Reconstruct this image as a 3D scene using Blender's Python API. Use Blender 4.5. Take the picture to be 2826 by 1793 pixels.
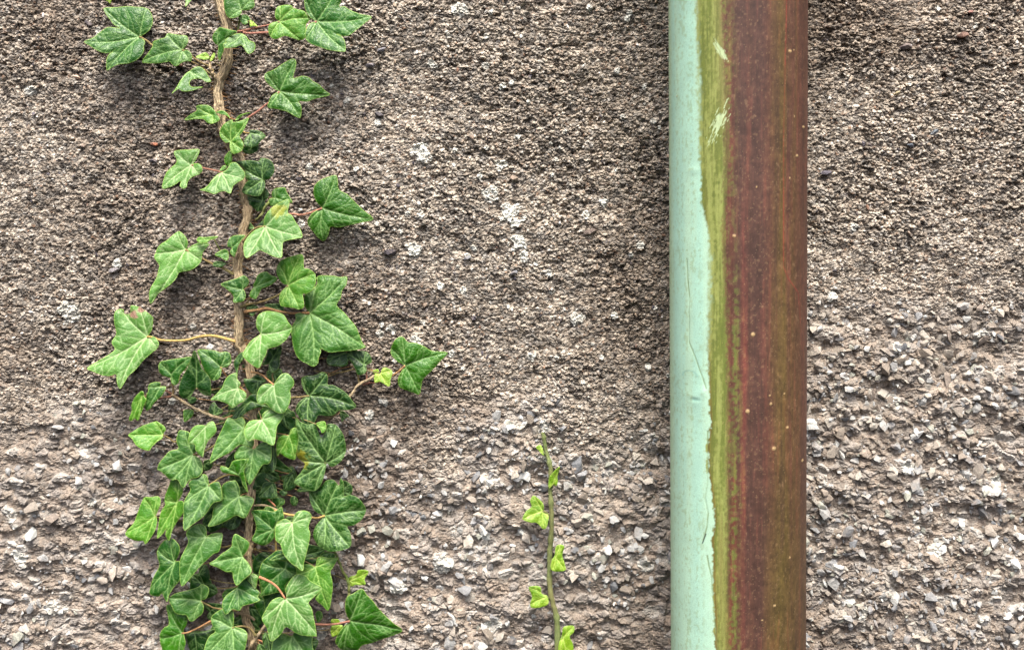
import bpy, bmesh, math, random
import numpy as np
from mathutils import Vector
from mathutils.geometry import delaunay_2d_cdt
for o in list(bpy.data.objects): bpy.data.objects.remove(o)
SC = bpy.context.scene
COL = SC.collection
R = math.radians

# ---------------------------------------------------------------- camera
cam = bpy.data.objects.new('camera', bpy.data.cameras.new('camera')); COL.objects.link(cam)
TILT = 3.5
cam.location = (0, -math.cos(R(TILT)), math.sin(R(TILT)))
cam.rotation_euler = (R(90-TILT), 0, 0)
cam.data.sensor_width = 36; cam.data.lens = 36/(2826*0.0003); cam.data.clip_start = .02; cam.data.clip_end = 2000
SC.camera = cam
# ---------------------------------------------------------------- sky, sun, exposure
W = bpy.data.worlds.new('World'); SC.world = W; W.use_nodes = True
SUN_EL, SUN_AZ = 63, 3           # azimuth measured from straight in front of the wall towards the right
nt = W.node_tree; bg = nt.nodes['Background']
sky = nt.nodes.new('ShaderNodeTexSky'); sky.sky_type = 'NISHITA'; sky.sun_disc = False
sky.sun_elevation = R(SUN_EL); sky.sun_rotation = R(180-SUN_AZ)
sky.air_density = .7; sky.dust_density = 6; sky.ozone_density = .6
nt.links.new(sky.outputs[0], bg.inputs[0]); bg.inputs[1].default_value = .085
sl = bpy.data.lights.new('sun', 'SUN'); sl.energy = 1.5; sl.angle = R(24); sl.color = (1, .97, .92)
so = bpy.data.objects.new('sun', sl); COL.objects.link(so)
d = Vector((math.sin(R(SUN_AZ))*math.cos(R(SUN_EL)), -math.cos(R(SUN_AZ))*math.cos(R(SUN_EL)), math.sin(R(SUN_EL))))
so.rotation_euler = d.to_track_quat('Z', 'Y').to_euler(); so.location = d*3
SC.view_settings.view_transform = 'Standard'; SC.view_settings.look = 'None'
SC.view_settings.exposure = 2.0; SC.view_settings.gamma = 1; SC.view_settings.use_curve_mapping = False

# ---------------------------------------------------------------- helpers
def tag(o, label=None, cat=None, group=None, kind=None):
    for k, v in (('label', label), ('category', cat), ('group', group), ('kind', kind)):
        if v: o[k] = v
    return o
def thing(name, loc, label, cat):
    o = bpy.data.objects.new(name, None); COL.objects.link(o); o.location = loc
    o.empty_display_size = .02
    return tag(o, label, cat)
def sst(a, b, x):
    t = np.clip((x-a)/(b-a), 0, 1); return t*t*(3-2*t)
def srgb(r, g, b):
    return tuple(((c/255+.055)/1.055)**2.4 if c > 10 else c/3294 for c in (r, g, b))
def hsh(i, j, k=0):
    n = (i.astype(np.int64)*374761393 + j.astype(np.int64)*668265263 + k*2147483647 + k*1274126177) & 0xffffffff
    n = ((n ^ (n >> 13))*1274126177) & 0xffffffff
    n = ((n ^ (n >> 15))*2246822519) & 0xffffffff
    n = n ^ (n >> 16)
    return (n & 0xffffff)/float(0x1000000)
def vnoise(x, y, s, k=0):
    x = x/s; y = y/s; i = np.floor(x); j = np.floor(y); fx = x-i; fy = y-j
    fx = fx*fx*(3-2*fx); fy = fy*fy*(3-2*fy); i = i.astype(np.int64); j = j.astype(np.int64)
    a = hsh(i, j, k); b = hsh(i+1, j, k); c = hsh(i, j+1, k); e = hsh(i+1, j+1, k)
    return (a+(b-a)*fx)*(1-fy)+(c+(e-c)*fx)*fy-.5
def fbm(x, y, s, o, k=0):
    v = 0; a = 1
    for q in range(o):
        v = v+a*vnoise(x+q*13.7, y-q*7.3, s/2**q, k+q); a *= .5
    return v
def cells(x, y, s, k=0, jit=.9):
    """nearest jittered seed: returns cell hash ids, offset from the seed (in cells), first and second distance"""
    X = x/s; Y = y/s; i0 = np.floor(X).astype(np.int64); j0 = np.floor(Y).astype(np.int64)
    d1 = np.full(X.shape, 9.); d2 = d1.copy(); I = i0.copy(); J = j0.copy(); dx = np.zeros_like(d1); dy = dx.copy()
    for a in (-1, 0, 1):
        for b in (-1, 0, 1):
            i = i0+a; j = j0+b
            px = X-(i+.5+(hsh(i, j, k)-.5)*jit); py = Y-(j+.5+(hsh(i, j, k+1)-.5)*jit)
            dd = np.hypot(px, py); m = dd < d1
            d2 = np.where(m, d1, np.minimum(d2, dd))
            d1 = np.where(m, dd, d1); I = np.where(m, i, I); J = np.where(m, j, J); dx = np.where(m, px, dx); dy = np.where(m, py, dy)
    return I, J, dx, dy, d1, d2
def mesh_from(name, co, faces, smooth=False, n=4):
    me = bpy.data.meshes.new(name); co = np.asarray(co, np.float32); faces = np.asarray(faces, np.int32)
    me.vertices.add(len(co)); me.vertices.foreach_set('co', co.ravel())
    me.loops.add(faces.size); me.loops.foreach_set('vertex_index', faces.ravel())
    me.polygons.add(len(faces)); me.polygons.foreach_set('loop_start', np.arange(len(faces), dtype=np.int32)*faces.shape[1])
    me.polygons.foreach_set('loop_total', np.full(len(faces), faces.shape[1], np.int32))
    me.polygons.foreach_set('use_smooth', np.full(len(faces), smooth, bool))
    me.update(calc_edges=True); return me
def attr_col(me, name, c):
    a = me.attributes.new(name, 'FLOAT_COLOR', 'POINT'); c = np.asarray(c, np.float32)
    a.data.foreach_set('color', np.concatenate([c, np.ones((len(c), 1), np.float32)], 1).ravel())
def attr_f(me, name, v):
    a = me.attributes.new(name, 'FLOAT', 'POINT'); a.data.foreach_set('value', np.asarray(v, np.float32))
def obj(name, me, mat=None, parent=None, loc=None):
    o = bpy.data.objects.new(name, me); COL.objects.link(o)
    if mat: me.materials.append(mat)
    if parent: o.parent = parent
    if loc is not None: o.location = loc
    return o
class NT:
    def __init__(s, name):
        s.m = bpy.data.materials.new(name); s.m.use_nodes = True; s.t = s.m.node_tree; s.p = s.t.nodes['Principled BSDF']
        s.out = s.t.nodes['Material Output']
    def n(s, typ, **kw):
        x = s.t.nodes.new(typ)
        for k, v in kw.items():
            if k.startswith('i_'):
                k = k[2:]; x.inputs[int(k) if k.isdigit() else k.replace('_', ' ')].default_value = v
            else: setattr(x, k, v)
        return x
    def l(s, a, b): s.t.links.new(a, b)
    def mix(s, fac, a, b, blend='MIX'):
        x = s.t.nodes.new('ShaderNodeMix'); x.data_type = 'RGBA'; x.blend_type = blend
        for v, i in ((fac, 0), (a, 6), (b, 7)):
            if hasattr(v, 'links'): s.l(v, x.inputs[i])
            else: x.inputs[i].default_value = v if i == 0 else (*v[:3], 1)
        return x.outputs[2]
    def math(s, op, a, b=0, c=None, clamp=False):
        x = s.t.nodes.new('ShaderNodeMath'); x.operation = op; x.use_clamp = clamp
        for i, v in enumerate((a, b) if c is None else (a, b, c)):
            if hasattr(v, 'links'): s.l(v, x.inputs[i])
            else: x.inputs[i].default_value = v
        return x.outputs[0]
    def attr(s, name): return s.n('ShaderNodeAttribute', attribute_name=name)
    def noise(s, scale, detail=3, rough=.6, vec=None):
        x = s.n('ShaderNodeTexNoise', i_Scale=scale, i_Detail=detail, i_Roughness=rough)
        if vec is not None: s.l(vec, x.inputs['Vector'])
        return x.outputs[0]
    def bump(s, h, strength, dist, nrm=None):
        b = s.n('ShaderNodeBump', i_Strength=strength, i_Distance=dist); s.l(h, b.inputs['Height'])
        if nrm is not None: s.l(nrm, b.inputs['Normal'])
        return b.outputs[0]

# ================================================================ THE WALL
def ramp(x, a, b): return sst(a, b, x)
def wall_fields(X, Z):
    """X, Z in millimetres on the wall. Returns relief in mm and colour."""
    px = 1413+X/.3; py = 896.5-Z/.3
    n1 = fbm(X, Z, 70, 3, 11)
    # the lower part of the render, reaching higher on the right, is the coarse stony coat
    lim = np.where(px > 2030, 800, 1200)+n1*260
    lim = 1200-400*sst(1900, 2250, px)+n1*330
    coarse = sst(-110, 170, py-lim)
    h = 5.0*fbm(X, Z*1.25, 95, 2, 3) + 1.5*fbm(X*.8, Z*1.15, 6.5, 2, 33) + 4.2*fbm(X*.75, Z*1.3+X*.15, 26, 3, 21)*(.6+.75*coarse) + 3.6*fbm(X*.8, Z*1.2+X*.35, 13, 2, 27)*coarse
    # crumbs, three sizes, flattened sideways
    wx = X+fbm(X, Z, 9, 2, 41)*2.4; wz = Z+fbm(X+50, Z, 9, 2, 43)*2.4
    I, J, dx, dy, d1, d2 = cells(wx*.74, wz*1.05, 2.75, 60)
    r1 = hsh(I, J, 63); r2 = hsh(I, J, 64); r3 = hsh(I, J, 65); rc = hsh(I, J, 66)
    g1 = (r1*1.0+(r2-.5)*dx*1.1+(r3-.45)*dy*1.6+.9*np.minimum(d2-d1, .35)/.35)
    I2, J2, dx2, dy2, e1, e2 = cells(wx*.8+4, wz*1.05, 1.38, 80)
    q1 = hsh(I2, J2, 83); q2 = hsh(I2, J2, 84); q3 = hsh(I2, J2, 85); qc = hsh(I2, J2, 86)
    g2 = (q1*1.0+(q2-.5)*dx2*.9+(q3-.4)*dy2*1.3+.5*np.minimum(e2-e1, .3)/.3)
    I3, J3, dx3, dy3, f1, f2 = cells(wx*.8+9, wz*1.1, 7.5, 100)
    s1 = hsh(I3, J3, 103); s2 = hsh(I3, J3, 104); s3 = hsh(I3, J3, 105)
    big = (s1 > .45+.0*coarse)
    g3 = np.where(big, (.6+(s2-.5)*dx3*1.6+(s3-.3)*dy3*1.8)*sst(0, .28, f2-f1), 0)
    fine = 1-coarse
    rough = .75+.9*sst(-.35, .4, fbm(X, Z, 45, 2, 131))
    h = h + g1*(1.15*fine+.5*coarse)*rough + g2*(.75*fine+.5*coarse) + g3*(.5*fine+3.0*coarse)
    # pits
    pit = sst(.22, .42, fbm(X, Z*1.5, 6, 2, 151))
    h = h - pit*(1.8*fine*rough+2.0*coarse)
    # ---- colour
    sand = np.array(srgb(172, 161, 149)); brown = np.array(srgb(120, 110, 101)); grey = np.array(srgb(140, 137, 134))
    pale = np.array(srgb(214, 204, 192)); dark = np.array(srgb(72, 67, 65)); white = np.array(srgb(232, 229, 225)); pink = np.array(srgb(174, 160, 149))
    orange = np.array(srgb(160, 120, 92))
    def mixc(a, b, t): return a+(b-a)*t[:, None]
    c = np.tile(sand, (len(X), 1))
    c = mixc(c, brown, sst(.35, .75, qc)*.75)
    c = mixc(c, pale, (qc < .32)*.8)
    c = mixc(c, grey, ((rc > .3) & (rc < .55))*.6)
    c = mixc(c, dark, (rc > .90)*.75)
    c = mixc(c, pale, (rc < .12)*.6)
    c = mixc(c, white, (q1 > .972)*.7)
    c = mixc(c, orange, ((q2 > .965) & (r1 > .4))*.55)
    # cement of the coarse coat: pinker and more even
    cc = np.tile(pink, (len(X), 1)); cc = mixc(cc, sand, qc*.6); cc = mixc(cc, grey, (rc > .6)*.45); cc = mixc(cc, dark, (rc > .95)*.4)
    st = big & (s2 > .35)
    cc = mixc(cc, np.array(srgb(170, 165, 162)), st*.55); cc = mixc(cc, white, (big & (s3 > .86))*.5)
    c = c*(1-coarse[:, None])+cc*coarse[:, None]
    # big soft brown-black patches: weather stains, plus painted shadow of pipe and ivy
    dirt_shade = sst(-.06, .6, fbm(X, Z*.8, 120, 4, 171)+.28*sst(1350, 1850, px)*sst(1300, 500, py)*(px < 2030)+.12*(px > 2030)*sst(900, 100, py)-.12*sst(1000, 1400, px)*sst(1800, 1450, px))  # pipe shadow painted in on its left; middle kept paler
    for (sx, sy, rx, ry, a) in ((560, 560, 180, 150, .3), (1180, 1130, 150, 70, .45), (30, 1010, 120, 160, .55), (2560, 70, 260, 110, .6), (620, 250, 240, 130, .2), (850, 620, 120, 170, .3), (230, 1330, 150, 120, .2), (1560, 300, 200, 300, .25), (640, 1000, 300, 100, .08), (700, 1500, 230, 260, .25)):  # stains, and soft leaf shadows painted on the wall behind the ivy
        dirt_shade = dirt_shade + a*np.exp(-((px-sx)/rx)**2-((py-sy)/ry)**2)
    dirt_shade = np.clip(dirt_shade, 0, 1.15)*.85
    c = c*(1-dirt_shade[:, None]*np.array([.36, .40, .43]))
    c = c*(1+.35*fbm(X, Z, 18, 3, 191)[:, None])
    # crevice shade painted between the crumbs as a fine dark film
    c = c*(1-.28*(1-sst(0, .16, d2-d1))[:, None]*fine[:, None])
    # white lichen crusts
    lm = np.zeros(len(X))
    LI = [(1355, 535, 26), (1412, 590, 36), (1425, 612, 24), (1432, 672, 32), (1440, 705, 20), (1142, 688, 26), (1595, 880, 22), (1518, 752, 15), (1196, 188, 16), (192, 862, 34), (330, 725, 16),
          (1150, 945, 22), (1245, 975, 14), (1060, 1110, 18), (1018, 1145, 16), (1075, 905, 14), (1165, 430, 32), (1380, 455, 22), (1660, 560, 18), (1535, 1245, 16), (1470, 985, 16), (1310, 690, 14),
          (1220, 790, 14), (45, 1545, 30), (1220, 1560, 32), (1360, 1735, 26), (1100, 1625, 26), (120, 1690, 26), (15, 1425, 22), (1500, 1175, 24), (1785, 1560, 24), (2600, 1530, 34), (2460, 1110, 26),
          (2700, 930, 30), (250, 1390, 18), (950, 40, 18), (2350, 630, 16), (880, 1760, 20), (2290, 820, 18), (2510, 1290, 22), (2760, 1340, 26), (2390, 1700, 24), (1275, 35, 28), (1480, 1420, 14), (100, 260, 18), (290, 100, 14)]
    rl = np.random.default_rng(3)
    LI += [(rl.uniform(880, 1840), rl.uniform(0, 1200), rl.uniform(5, 13)) for _ in range(60)]+[(rl.uniform(0, 2826), rl.uniform(0, 1793), rl.uniform(5, 12)) for _ in range(70)]
    for (sx, sy, rr) in LI:
        m = (np.abs(px-sx) < rr*2.2) & (np.abs(py-sy) < rr*2.2)
        if m.any():
            dd = np.hypot((px[m]-sx), (py[m]-sy)*1.0)/rr
            lm[m] = np.maximum(lm[m], 1-dd)
    nz = fbm(X, Z, 5.5, 3, 211)
    lic = sst(.02, .22, lm+nz*.9-.12)*(lm > -.6)*(lm != 0)
    c = mixc(c, np.array(srgb(232, 233, 228)), lic*(.65+.25*sst(-.3, .3, fbm(X, Z, 12, 2, 221))))
    h = h+lic*(.7+.9*hsh(I2, J2, 87))
    # a few pale crusts on the coarse coat without a place of their own
    fr = sst(.30, .42, fbm(X, Z, 20, 3, 231))*coarse
    c = mixc(c, np.array(srgb(212, 208, 203)), fr*.45)
    c = c*np.array([.96, 1.0, .99])*(1+.10*fine[:, None])*(1-.10*coarse[:, None]*sst(2000, 2300, px)[:, None])
    return h, np.clip(c, .012, .9), coarse
def axis(a, b, s, far):
    core = np.arange(a, b+s*.5, s); r = [b]; st = s
    while r[-1] < far: st = min(4.5, st*1.13); r.append(r[-1]+st)
    l = [a]; st = s
    while l[-1] > -far: st = min(4.5, st*1.13); l.append(l[-1]-st)
    return np.concatenate([np.array(l[:0:-1]), core, np.array(r[1:])])
ax = axis(-590, 590, .76, 1500); az = axis(-360, 360, .76, 1300)
XX, ZZ = np.meshgrid(ax, az); XF = XX.ravel(); ZF = ZZ.ravel()
hh, cc, coarse = wall_fields(XF, ZF)
nx, nz_ = len(ax), len(az)
co = np.stack([XF/1000, -hh/1000, ZF/1000], 1)
# a little sideways shove so that crumbs overhang
co[:, 2] -= (np.clip(hh-2, 0, 6)*.16)/1000
ii = np.arange(nx*nz_).reshape(nz_, nx)
fc = np.stack([ii[:-1, :-1], ii[:-1, 1:], ii[1:, 1:], ii[1:, :-1]], -1).reshape(-1, 4)
m = NT('weathered_render')
a = m.attr('Col'); geo = m.n('ShaderNodeNewGeometry'); pos = geo.outputs['Position']
n1 = m.noise(900, 3, .7, pos); n2 = m.noise(260, 4, .65, pos)
c1 = m.mix(m.math('MULTIPLY_ADD', n1, 1.3, -.3, True), (.50, .48, .47), (1.45, 1.44, 1.42))
c2 = m.mix(1, a.outputs['Color'], c1, 'MULTIPLY')
c3 = m.mix(m.math('MULTIPLY_ADD', n2, 3.0, -1.25, True), m.mix(1, c2, (.72, .69, .66), 'MULTIPLY'), m.mix(1, c2, (1.18, 1.17, 1.15), 'MULTIPLY'))
m.l(c3, m.p.inputs['Base Color']); m.p.inputs['Roughness'].default_value = .92; m.p.inputs['Specular IOR Level'].default_value = .22
m.l(m.bump(n1, .9, .0006, m.bump(n2, .8, .0014)), m.p.inputs['Normal'])
WALLM = m.m
me = mesh_from('wall', co, fc, False); attr_col(me, 'Col', cc)
wall = obj('rendered_wall', me, WALLM)
tag(wall, 'rough grey brown weathered render wall filling the whole background behind ivy and pipe', 'wall')
# body of the wall behind its rendered face
H2 = hh.reshape(nz_, nx)
def wall_h(x, z):
    i = np.clip(np.searchsorted(ax, x), 1, nx-1); j = np.clip(np.searchsorted(az, z), 1, nz_-1)
    return H2[j, i]
bm = bmesh.new(); bmesh.ops.create_cube(bm, size=1); me = bpy.data.meshes.new('core'); bm.to_mesh(me); bm.free()
for v in me.vertices: v.co = (v.co.x*3.0, .012+(v.co.y+.5)*.25, v.co.z*2.6)
bpyo = obj('wall_core', me, None, wall); mm = NT('core_mortar'); mm.p.inputs['Base Color'].default_value = (.2, .17, .14, 1); me.materials.append(mm.m)
nzn = mm.noise(60, 4); mm.l(mm.mix(nzn, (.13, .11, .09), (.28, .24, .2)), mm.p.inputs['Base Color'])

# ---- loose chips and pebbles bedded in the wall: too many to count
rng = np.random.default_rng(7)
def hulls(n, k, flat):
    out = []
    for _ in range(n):
        b = bmesh.new(); pt = rng.normal(size=(k, 3)); pt /= np.linalg.norm(pt, axis=1)[:, None]
        pt *= rng.uniform(.75, 1.1, (k, 1))*np.array([1, 1, flat])
        for p in pt: b.verts.new(p)
        r = bmesh.ops.convex_hull(b, input=b.verts); bmesh.ops.triangulate(b, faces=b.faces[:])
        for v in [v for v in b.verts if not v.link_faces]: b.verts.remove(v)
        b.verts.index_update()
        out.append((np.array([v.co[:] for v in b.verts]), np.array([[v.index for v in f.verts] for f in b.faces]))); b.free()
    return out
FLAKE = hulls(40, 14, .50); PEB = hulls(14, 22, .75)
def rotm(e):
    from mathutils import Euler
    return np.array(Euler(e).to_matrix())
V = []; F = []; CC = []; base = 0
palC = [srgb(*c) for c in ((166, 163, 160), (142, 140, 140), (184, 181, 176), (118, 118, 120), (206, 204, 198), (164, 152, 140), (150, 136, 124), (174, 164, 152), (98, 97, 98), (158, 156, 144), (138, 126, 114))]
palP = [srgb(*c) for c in ((92, 84, 82), (70, 66, 72), (128, 112, 98), (108, 102, 98), (200, 192, 180), (112, 90, 78), (150, 132, 112), (86, 82, 88), (168, 152, 132), (225, 221, 215), (136, 106, 88), (142, 130, 116), (134, 118, 102), (150, 134, 118))]
wc = [4, 3, 2.5, 1.3, 1, 3, 2.5, 3, .8, 2, 2.5]; wc = np.array(wc)/sum(wc)
wp = np.array([2, 1.0, 2.5, 2, 1.3, .35, 3, 1.1, 3, .8, .3, 4, 4, 4]); wp /= wp.sum()
cand = rng.uniform((-590, -365), (590, 365), (41600, 2))
cH = wall_h(cand[:, 0], cand[:, 1])
jj = np.clip(np.searchsorted(az, cand[:, 1]), 0, nz_-1); iix = np.clip(np.searchsorted(ax, cand[:, 0]), 0, nx-1)
cZ = coarse.reshape(nz_, nx)[jj, iix]
clus = fbm(cand[:, 0], cand[:, 1], 30, 2, 301)
for q in range(len(cand)):
    x, z = cand[q]; cz = cZ[q]; u = rng.random()
    if cz > .35:
        if u > .44+1.5*clus[q]+.24*(x > 185): continue
        s = .7+rng.gamma(1.5, 1.15)
        s = min(s, 6.5)*(.6+.4*cz); tv, tf = FLAKE[rng.integers(len(FLAKE))]
        M = rotm((math.pi/2+rng.normal(.25, .42), rng.normal(0, .30), rng.uniform(0, 6.3)))@np.diag([1.25, .85, 1])
        # spin in the flake plane first
        M = rotm((math.pi/2+rng.normal(-.35, .40), 0, rng.normal(0, .45)))@rotm((0, 0, rng.uniform(0, 6.3)))@np.diag([1.3, .8, 1])
        p = tv@M.T*s; col = np.array(palC[rng.choice(len(palC), p=wc)])*np.array([.96, 1, .99]); off = s*rng.uniform(-.30, .40)
    else:
        if u > .30: continue
        s = .65+rng.gamma(1.8, .28)
        s = min(s, 3.8); tv, tf = (PEB if rng.random() < .7 else FLAKE)[rng.integers(14)]
        M = rotm(rng.uniform(0, 6.3, 3))@np.diag([1.25, .8, .9]); p = tv@M.T*s; col = np.array(palP[rng.choice(len(palP), p=wp)]); off = s*.05
    p = p+np.array([x, -(cH[q]+off), z]); V.append(p/1000); F.append(tf+base); base += len(tv)
    CC.append(np.tile(col*rng.uniform(.75, 1.12), (len(tv), 1)))
# named pebbles one can find in the photograph (px, py, radius mm, colour)
for (px, py, s, c) in ((1078, 697, 5.2, (66, 62, 66)), (322, 745, 4.4, (128, 124, 124)), (1418, 752, 3.2, (120, 122, 128)), (1290, 712, 3, (126, 128, 130)), (1626, 640, 5, (104, 92, 84)), (1418, 495, 3.6, (150, 134, 118)), (2290, 5, 3, (156, 108, 86)), (2485, 138, 5.2, (86, 76, 76)), (2630, 112, 4.6, (116, 92, 80)), (2565, 370, 3.4, (116, 124, 130)), (2500, 405, 3, (112, 120, 130)), (1058, 150, 4, (120, 118, 122)), (1028, 190, 3.6, (118, 116, 122)), (1050, 322, 3.8, (92, 88, 90)), (265, 78, 3.6, (88, 82, 84)), (230, 222, 3.2, (196, 168, 146)), (437, 402, 3.2, (160, 104, 78)), (435, 447, 3.2, (84, 80, 84)), (2270, 480, 4.4, (90, 86, 92)), (2460, 265, 3.2, (180, 166, 130)), (2650, 50, 2.4, (150, 112, 102))):
    x = (px-1413)*.3; z = -(py-896.5)*.3; tv, tf = PEB[rng.integers(14)]
    p = tv@(rotm((0, rng.uniform(-.5, .5), 0))@np.diag([1.15, .8, .75])).T*s+np.array([x, -float(wall_h(np.array([x]), np.array([z]))[0])-.2*s, z])
    V.append(p/1000); F.append(tf+base); base += len(tv); CC.append(np.tile(np.array(srgb(*c)), (len(tv), 1)))
me = mesh_from('chips', np.concatenate(V), np.concatenate(F), False); attr_col(me, 'Col', np.concatenate(CC))
m = NT('stone_chip'); a = m.attr('Col'); pos = m.n('ShaderNodeNewGeometry').outputs['Position']
n1 = m.noise(420, 4, .7, pos)
cem = m.math('MULTIPLY_ADD', m.noise(110, 3, .6, pos), 5, -2.55, True)
c = m.mix(m.math('MULTIPLY', cem, .65), a.outputs['Color'], srgb(150, 137, 126))
c = m.mix(1, c, m.mix(n1, (.55, .55, .55), (1.35, 1.35, 1.35)), 'MULTIPLY')
m.l(c, m.p.inputs['Base Color']); m.p.inputs['Roughness'].default_value = .8; m.p.inputs['Specular IOR Level'].default_value = .3
m.l(m.bump(n1, .9, .0012), m.p.inputs['Normal'])
ch = obj('stone_chips', me, m.m, wall); tag(ch, kind='stuff')

# ================================================================ THE DOWNPIPE
def pipe():
    D = 75.0; R0 = 51.6; XC = 172.9
    
    na = 620; zs = np.concatenate([np.linspace(-900, -330, 40)[:-1], np.arange(-330, 330, .8), np.linspace(330, 900, 40)])
    phi = np.linspace(-math.pi, math.pi, na, endpoint=False)
    PH, Z = np.meshgrid(phi, zs); ph = PH.ravel(); z = Z.ravel()
    f0 = math.atan2(XC, 1000-D)
    u = (1+np.sin(ph+f0))/2          # 0 at the left outline, 1 at the right one
    back = np.cos(ph+f0) < 0
    py = 896.5-(z-7.7)*3.816*.985
    arc = ph*R0
    # wandering edges of the stains, as share of the width
    def edge(tab, amp=1.0, s=18, k=0):
        y, x = zip(*tab); L = 1846+11*np.clip(py/1793, 0, 1); Wd = 376-13*np.clip(py/1793, 0, 1)
        return (np.interp(py, y, x)-L)/Wd + amp*.006*fbm(z, z*0+k, s, 4, 400+k)
    eg = edge(((0, 1926), (100, 1929), (200, 1933), (300, 1937), (450, 1938), (540, 1938), (590, 1944), (650, 1960), (720, 1966), (900, 1960), (1050, 1961), (1130, 1964), (1170, 1966), (1230, 1958), (1300, 1959), (1370, 1970), (1440, 1977), (1500, 1969), (1560, 1973), (1640, 1975), (1700, 1979), (1793, 1978)), 1.2, 22, 1)
    er = edge(((0, 1990), (150, 1995), (300, 2003), (500, 2003), (650, 1998), (900, 2005), (1200, 2008), (1500, 2010), (1793, 2010)), 1, 30, 2)
    fz = fbm(arc, z, 2.2, 3, 501); fs = fbm(arc, z*.05, 2.4, 3, 511); fl = fbm(arc, z*.035, 8, 3, 521); fm = fbm(arc, z*.12, 9, 3, 531)
    mint = np.array(srgb(160, 199, 177)); mint2 = np.array(srgb(172, 202, 172)); mould = np.array(srgb(98, 108, 46)); mould2 = np.array(srgb(132, 140, 74))
    red = np.array(srgb(98, 54, 46)); red2 = np.array(srgb(118, 58, 48)); plum = np.array(srgb(76, 50, 42)); olive = np.array(srgb(86, 66, 34)); brn = np.array(srgb(86, 55, 42)); ol2 = np.array(srgb(92, 76, 38))
    def mix(a, b, t): return a+(b-a)*t[:, None]
    c = np.tile(mint, (len(z), 1)); c = mix(c, mint2, sst(-.3, .3, fl)*.6); c = c*(1+.10*fbm(arc, z, 12, 4, 551)[:, None])
    c = mix(c, np.array(srgb(140, 160, 112)), sst(.42, .70, fbm(arc*1.4, z*.6, 1.6, 3, 561)+.25*fm)*.55)
    # faint yellow wear near the left outline and thin film
    c = mix(c, np.array(srgb(178, 196, 140)), sst(.05, .0, u)*.5*(~back))
    c = mix(c, mould2, sst(.12, .5, fz+fs*.5)*.35*sst(1.1, .4, np.abs(u-.12)*5))
    soft = .007+.018*sst(520, 380, py)+.024*np.exp(-((py-800)/200)**2)
    g = sst(-1, 1, (u-eg+fz*.022+fs*.012)/soft)
    cg = mix(np.tile(mould, (len(z), 1)), mould2, sst(-.25, .35, fs+fz*.5)); cg = mix(cg, np.array(srgb(108, 92, 48)), sst(.1, .45, fl)*.5)
    cg = mix(cg, np.array(srgb(104, 82, 34)), np.exp(-((u-eg-.012)/.008)**2)*sst(900, 1200, py)*.7)
    cg = mix(cg, np.array(srgb(142, 126, 84)), np.exp(-((u-.42)/.05)**2)*sst(500, 100, py)*.6)
    c = mix(c, cg, g)
    # brown field: columns of colour following the run of water
    stops = [(.38, red), (.42, (red*.7+olive*.3)), (.455, mix(np.tile(red2, (1, 1)), olive, np.array([.25]))[0]), (.50, brn), (.55, plum), (.60, brn*.9), (.66, plum), (.72, brn), (.80, olive), (.86, brn), (.90, olive*.6+brn*.4), (.95, brn), (1.0, brn*1.1)]
    uw = u+fl*.045+fm*.028+.008*np.sin(z/90)+.03*fbm(arc, z, 60, 3, 571)+.010*fz
    us = [s[0] for s in stops]; cb = np.stack([np.interp(uw, us, [s[1][q] for s in stops]) for q in range(3)], 1)
    cb = mix(cb, red2, np.exp(-((u-(.53+.0*py)-fl*.05-fm*.02)/.030)**2)*sst(300, 900, py)*(.30+.4*sst(-.3, .3, fm)))
    cb = mix(cb, mould*.75, np.exp(-((u-.475-fl*.015)/.032)**2)*sst(600, 950, py)*sst(-.30, .25, fz+fs*.5)*.8)
    cb = mix(cb, mould*.7, np.exp(-((u-.46)/.03)**2)*sst(900, 300, py)*.4*sst(-.2, .3, fz+fs))
    cb = mix(cb, plum*.9, np.exp(-((u-.61-fl*.02)/.04)**2)*sst(-.4, .3, fm+.25)*.75)
    cb = mix(cb, ol2, np.exp(-((u-.80-fl*.03)/.06)**2)*sst(500, 1100, py)*.35)
    cb = mix(cb, ol2*.8, sst(.64, .72, u)*sst(1200, 1650, py)*.45)
    cb = mix(cb, mould*.8, sst(.13+.07*sst(600, 1000, py), .0, u-er)*sst(-.25, .35, fs+fz*.8+fm*.5-(u-er)*3)*.75)
    cb = mix(cb, np.array(srgb(128, 60, 50)), sst(.12, .38, fs+.5*fm)*.14)
    cb = mix(cb, plum*.8, sst(.05, .35, fbm(arc, z*.04, 5, 3, 591))*.45)
    cb = cb*np.array([.90, .97, .95])*(1+.20*fs[:, None]+.42*fz[:, None])*(1+.35*fbm(arc, z, 10, 3, 581)[:, None])
    cb = mix(cb, np.array(srgb(140, 112, 84)), sst(.25, .6, fbm(arc, z*.8, 1.5, 2, 541))*.35)
    rr = sst(-1, 1, (u-er+fz*.030+fs*.018+fm*.012)/.016)
    c = mix(c, cb, np.maximum(rr, 1.0*(back & (ph > 0))))
    c = mix(c, mint, 1.0*(back & (ph < 0))*sst(.3, .0, u*0+.0)*0)
    # thin red run line
    ly = np.interp(py, (0, 400, 740, 770, 810, 900, 1000), (2158, 2150, 2151, 2163, 2190, 2197, 2202)); lu = (ly-1850)/368
    run = np.exp(-((u-lu)/.0042)**2)*sst(1010, 800, py)*(~back); c = mix(c, np.array(srgb(132, 50, 42)), run*.65*(.5+.5*sst(-.3, .2, fz+fm)))
    # bare scratches showing mint again
    def scr(cx, cy, rx, ry, ang, k):
        dx = (u*370+1850-cx); dy = (py-cy); ca, sa = math.cos(ang), math.sin(ang)
        a_ = dx*ca+dy*sa; b_ = -dx*sa+dy*ca
        return sst(0, .25, 1-np.hypot(a_/rx, b_/ry)+fbm(a_*2.2, b_*.25, 4, 3, k)*1.7)*(np.hypot(a_/rx, b_/ry) < 1.7)*(~back)
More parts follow.
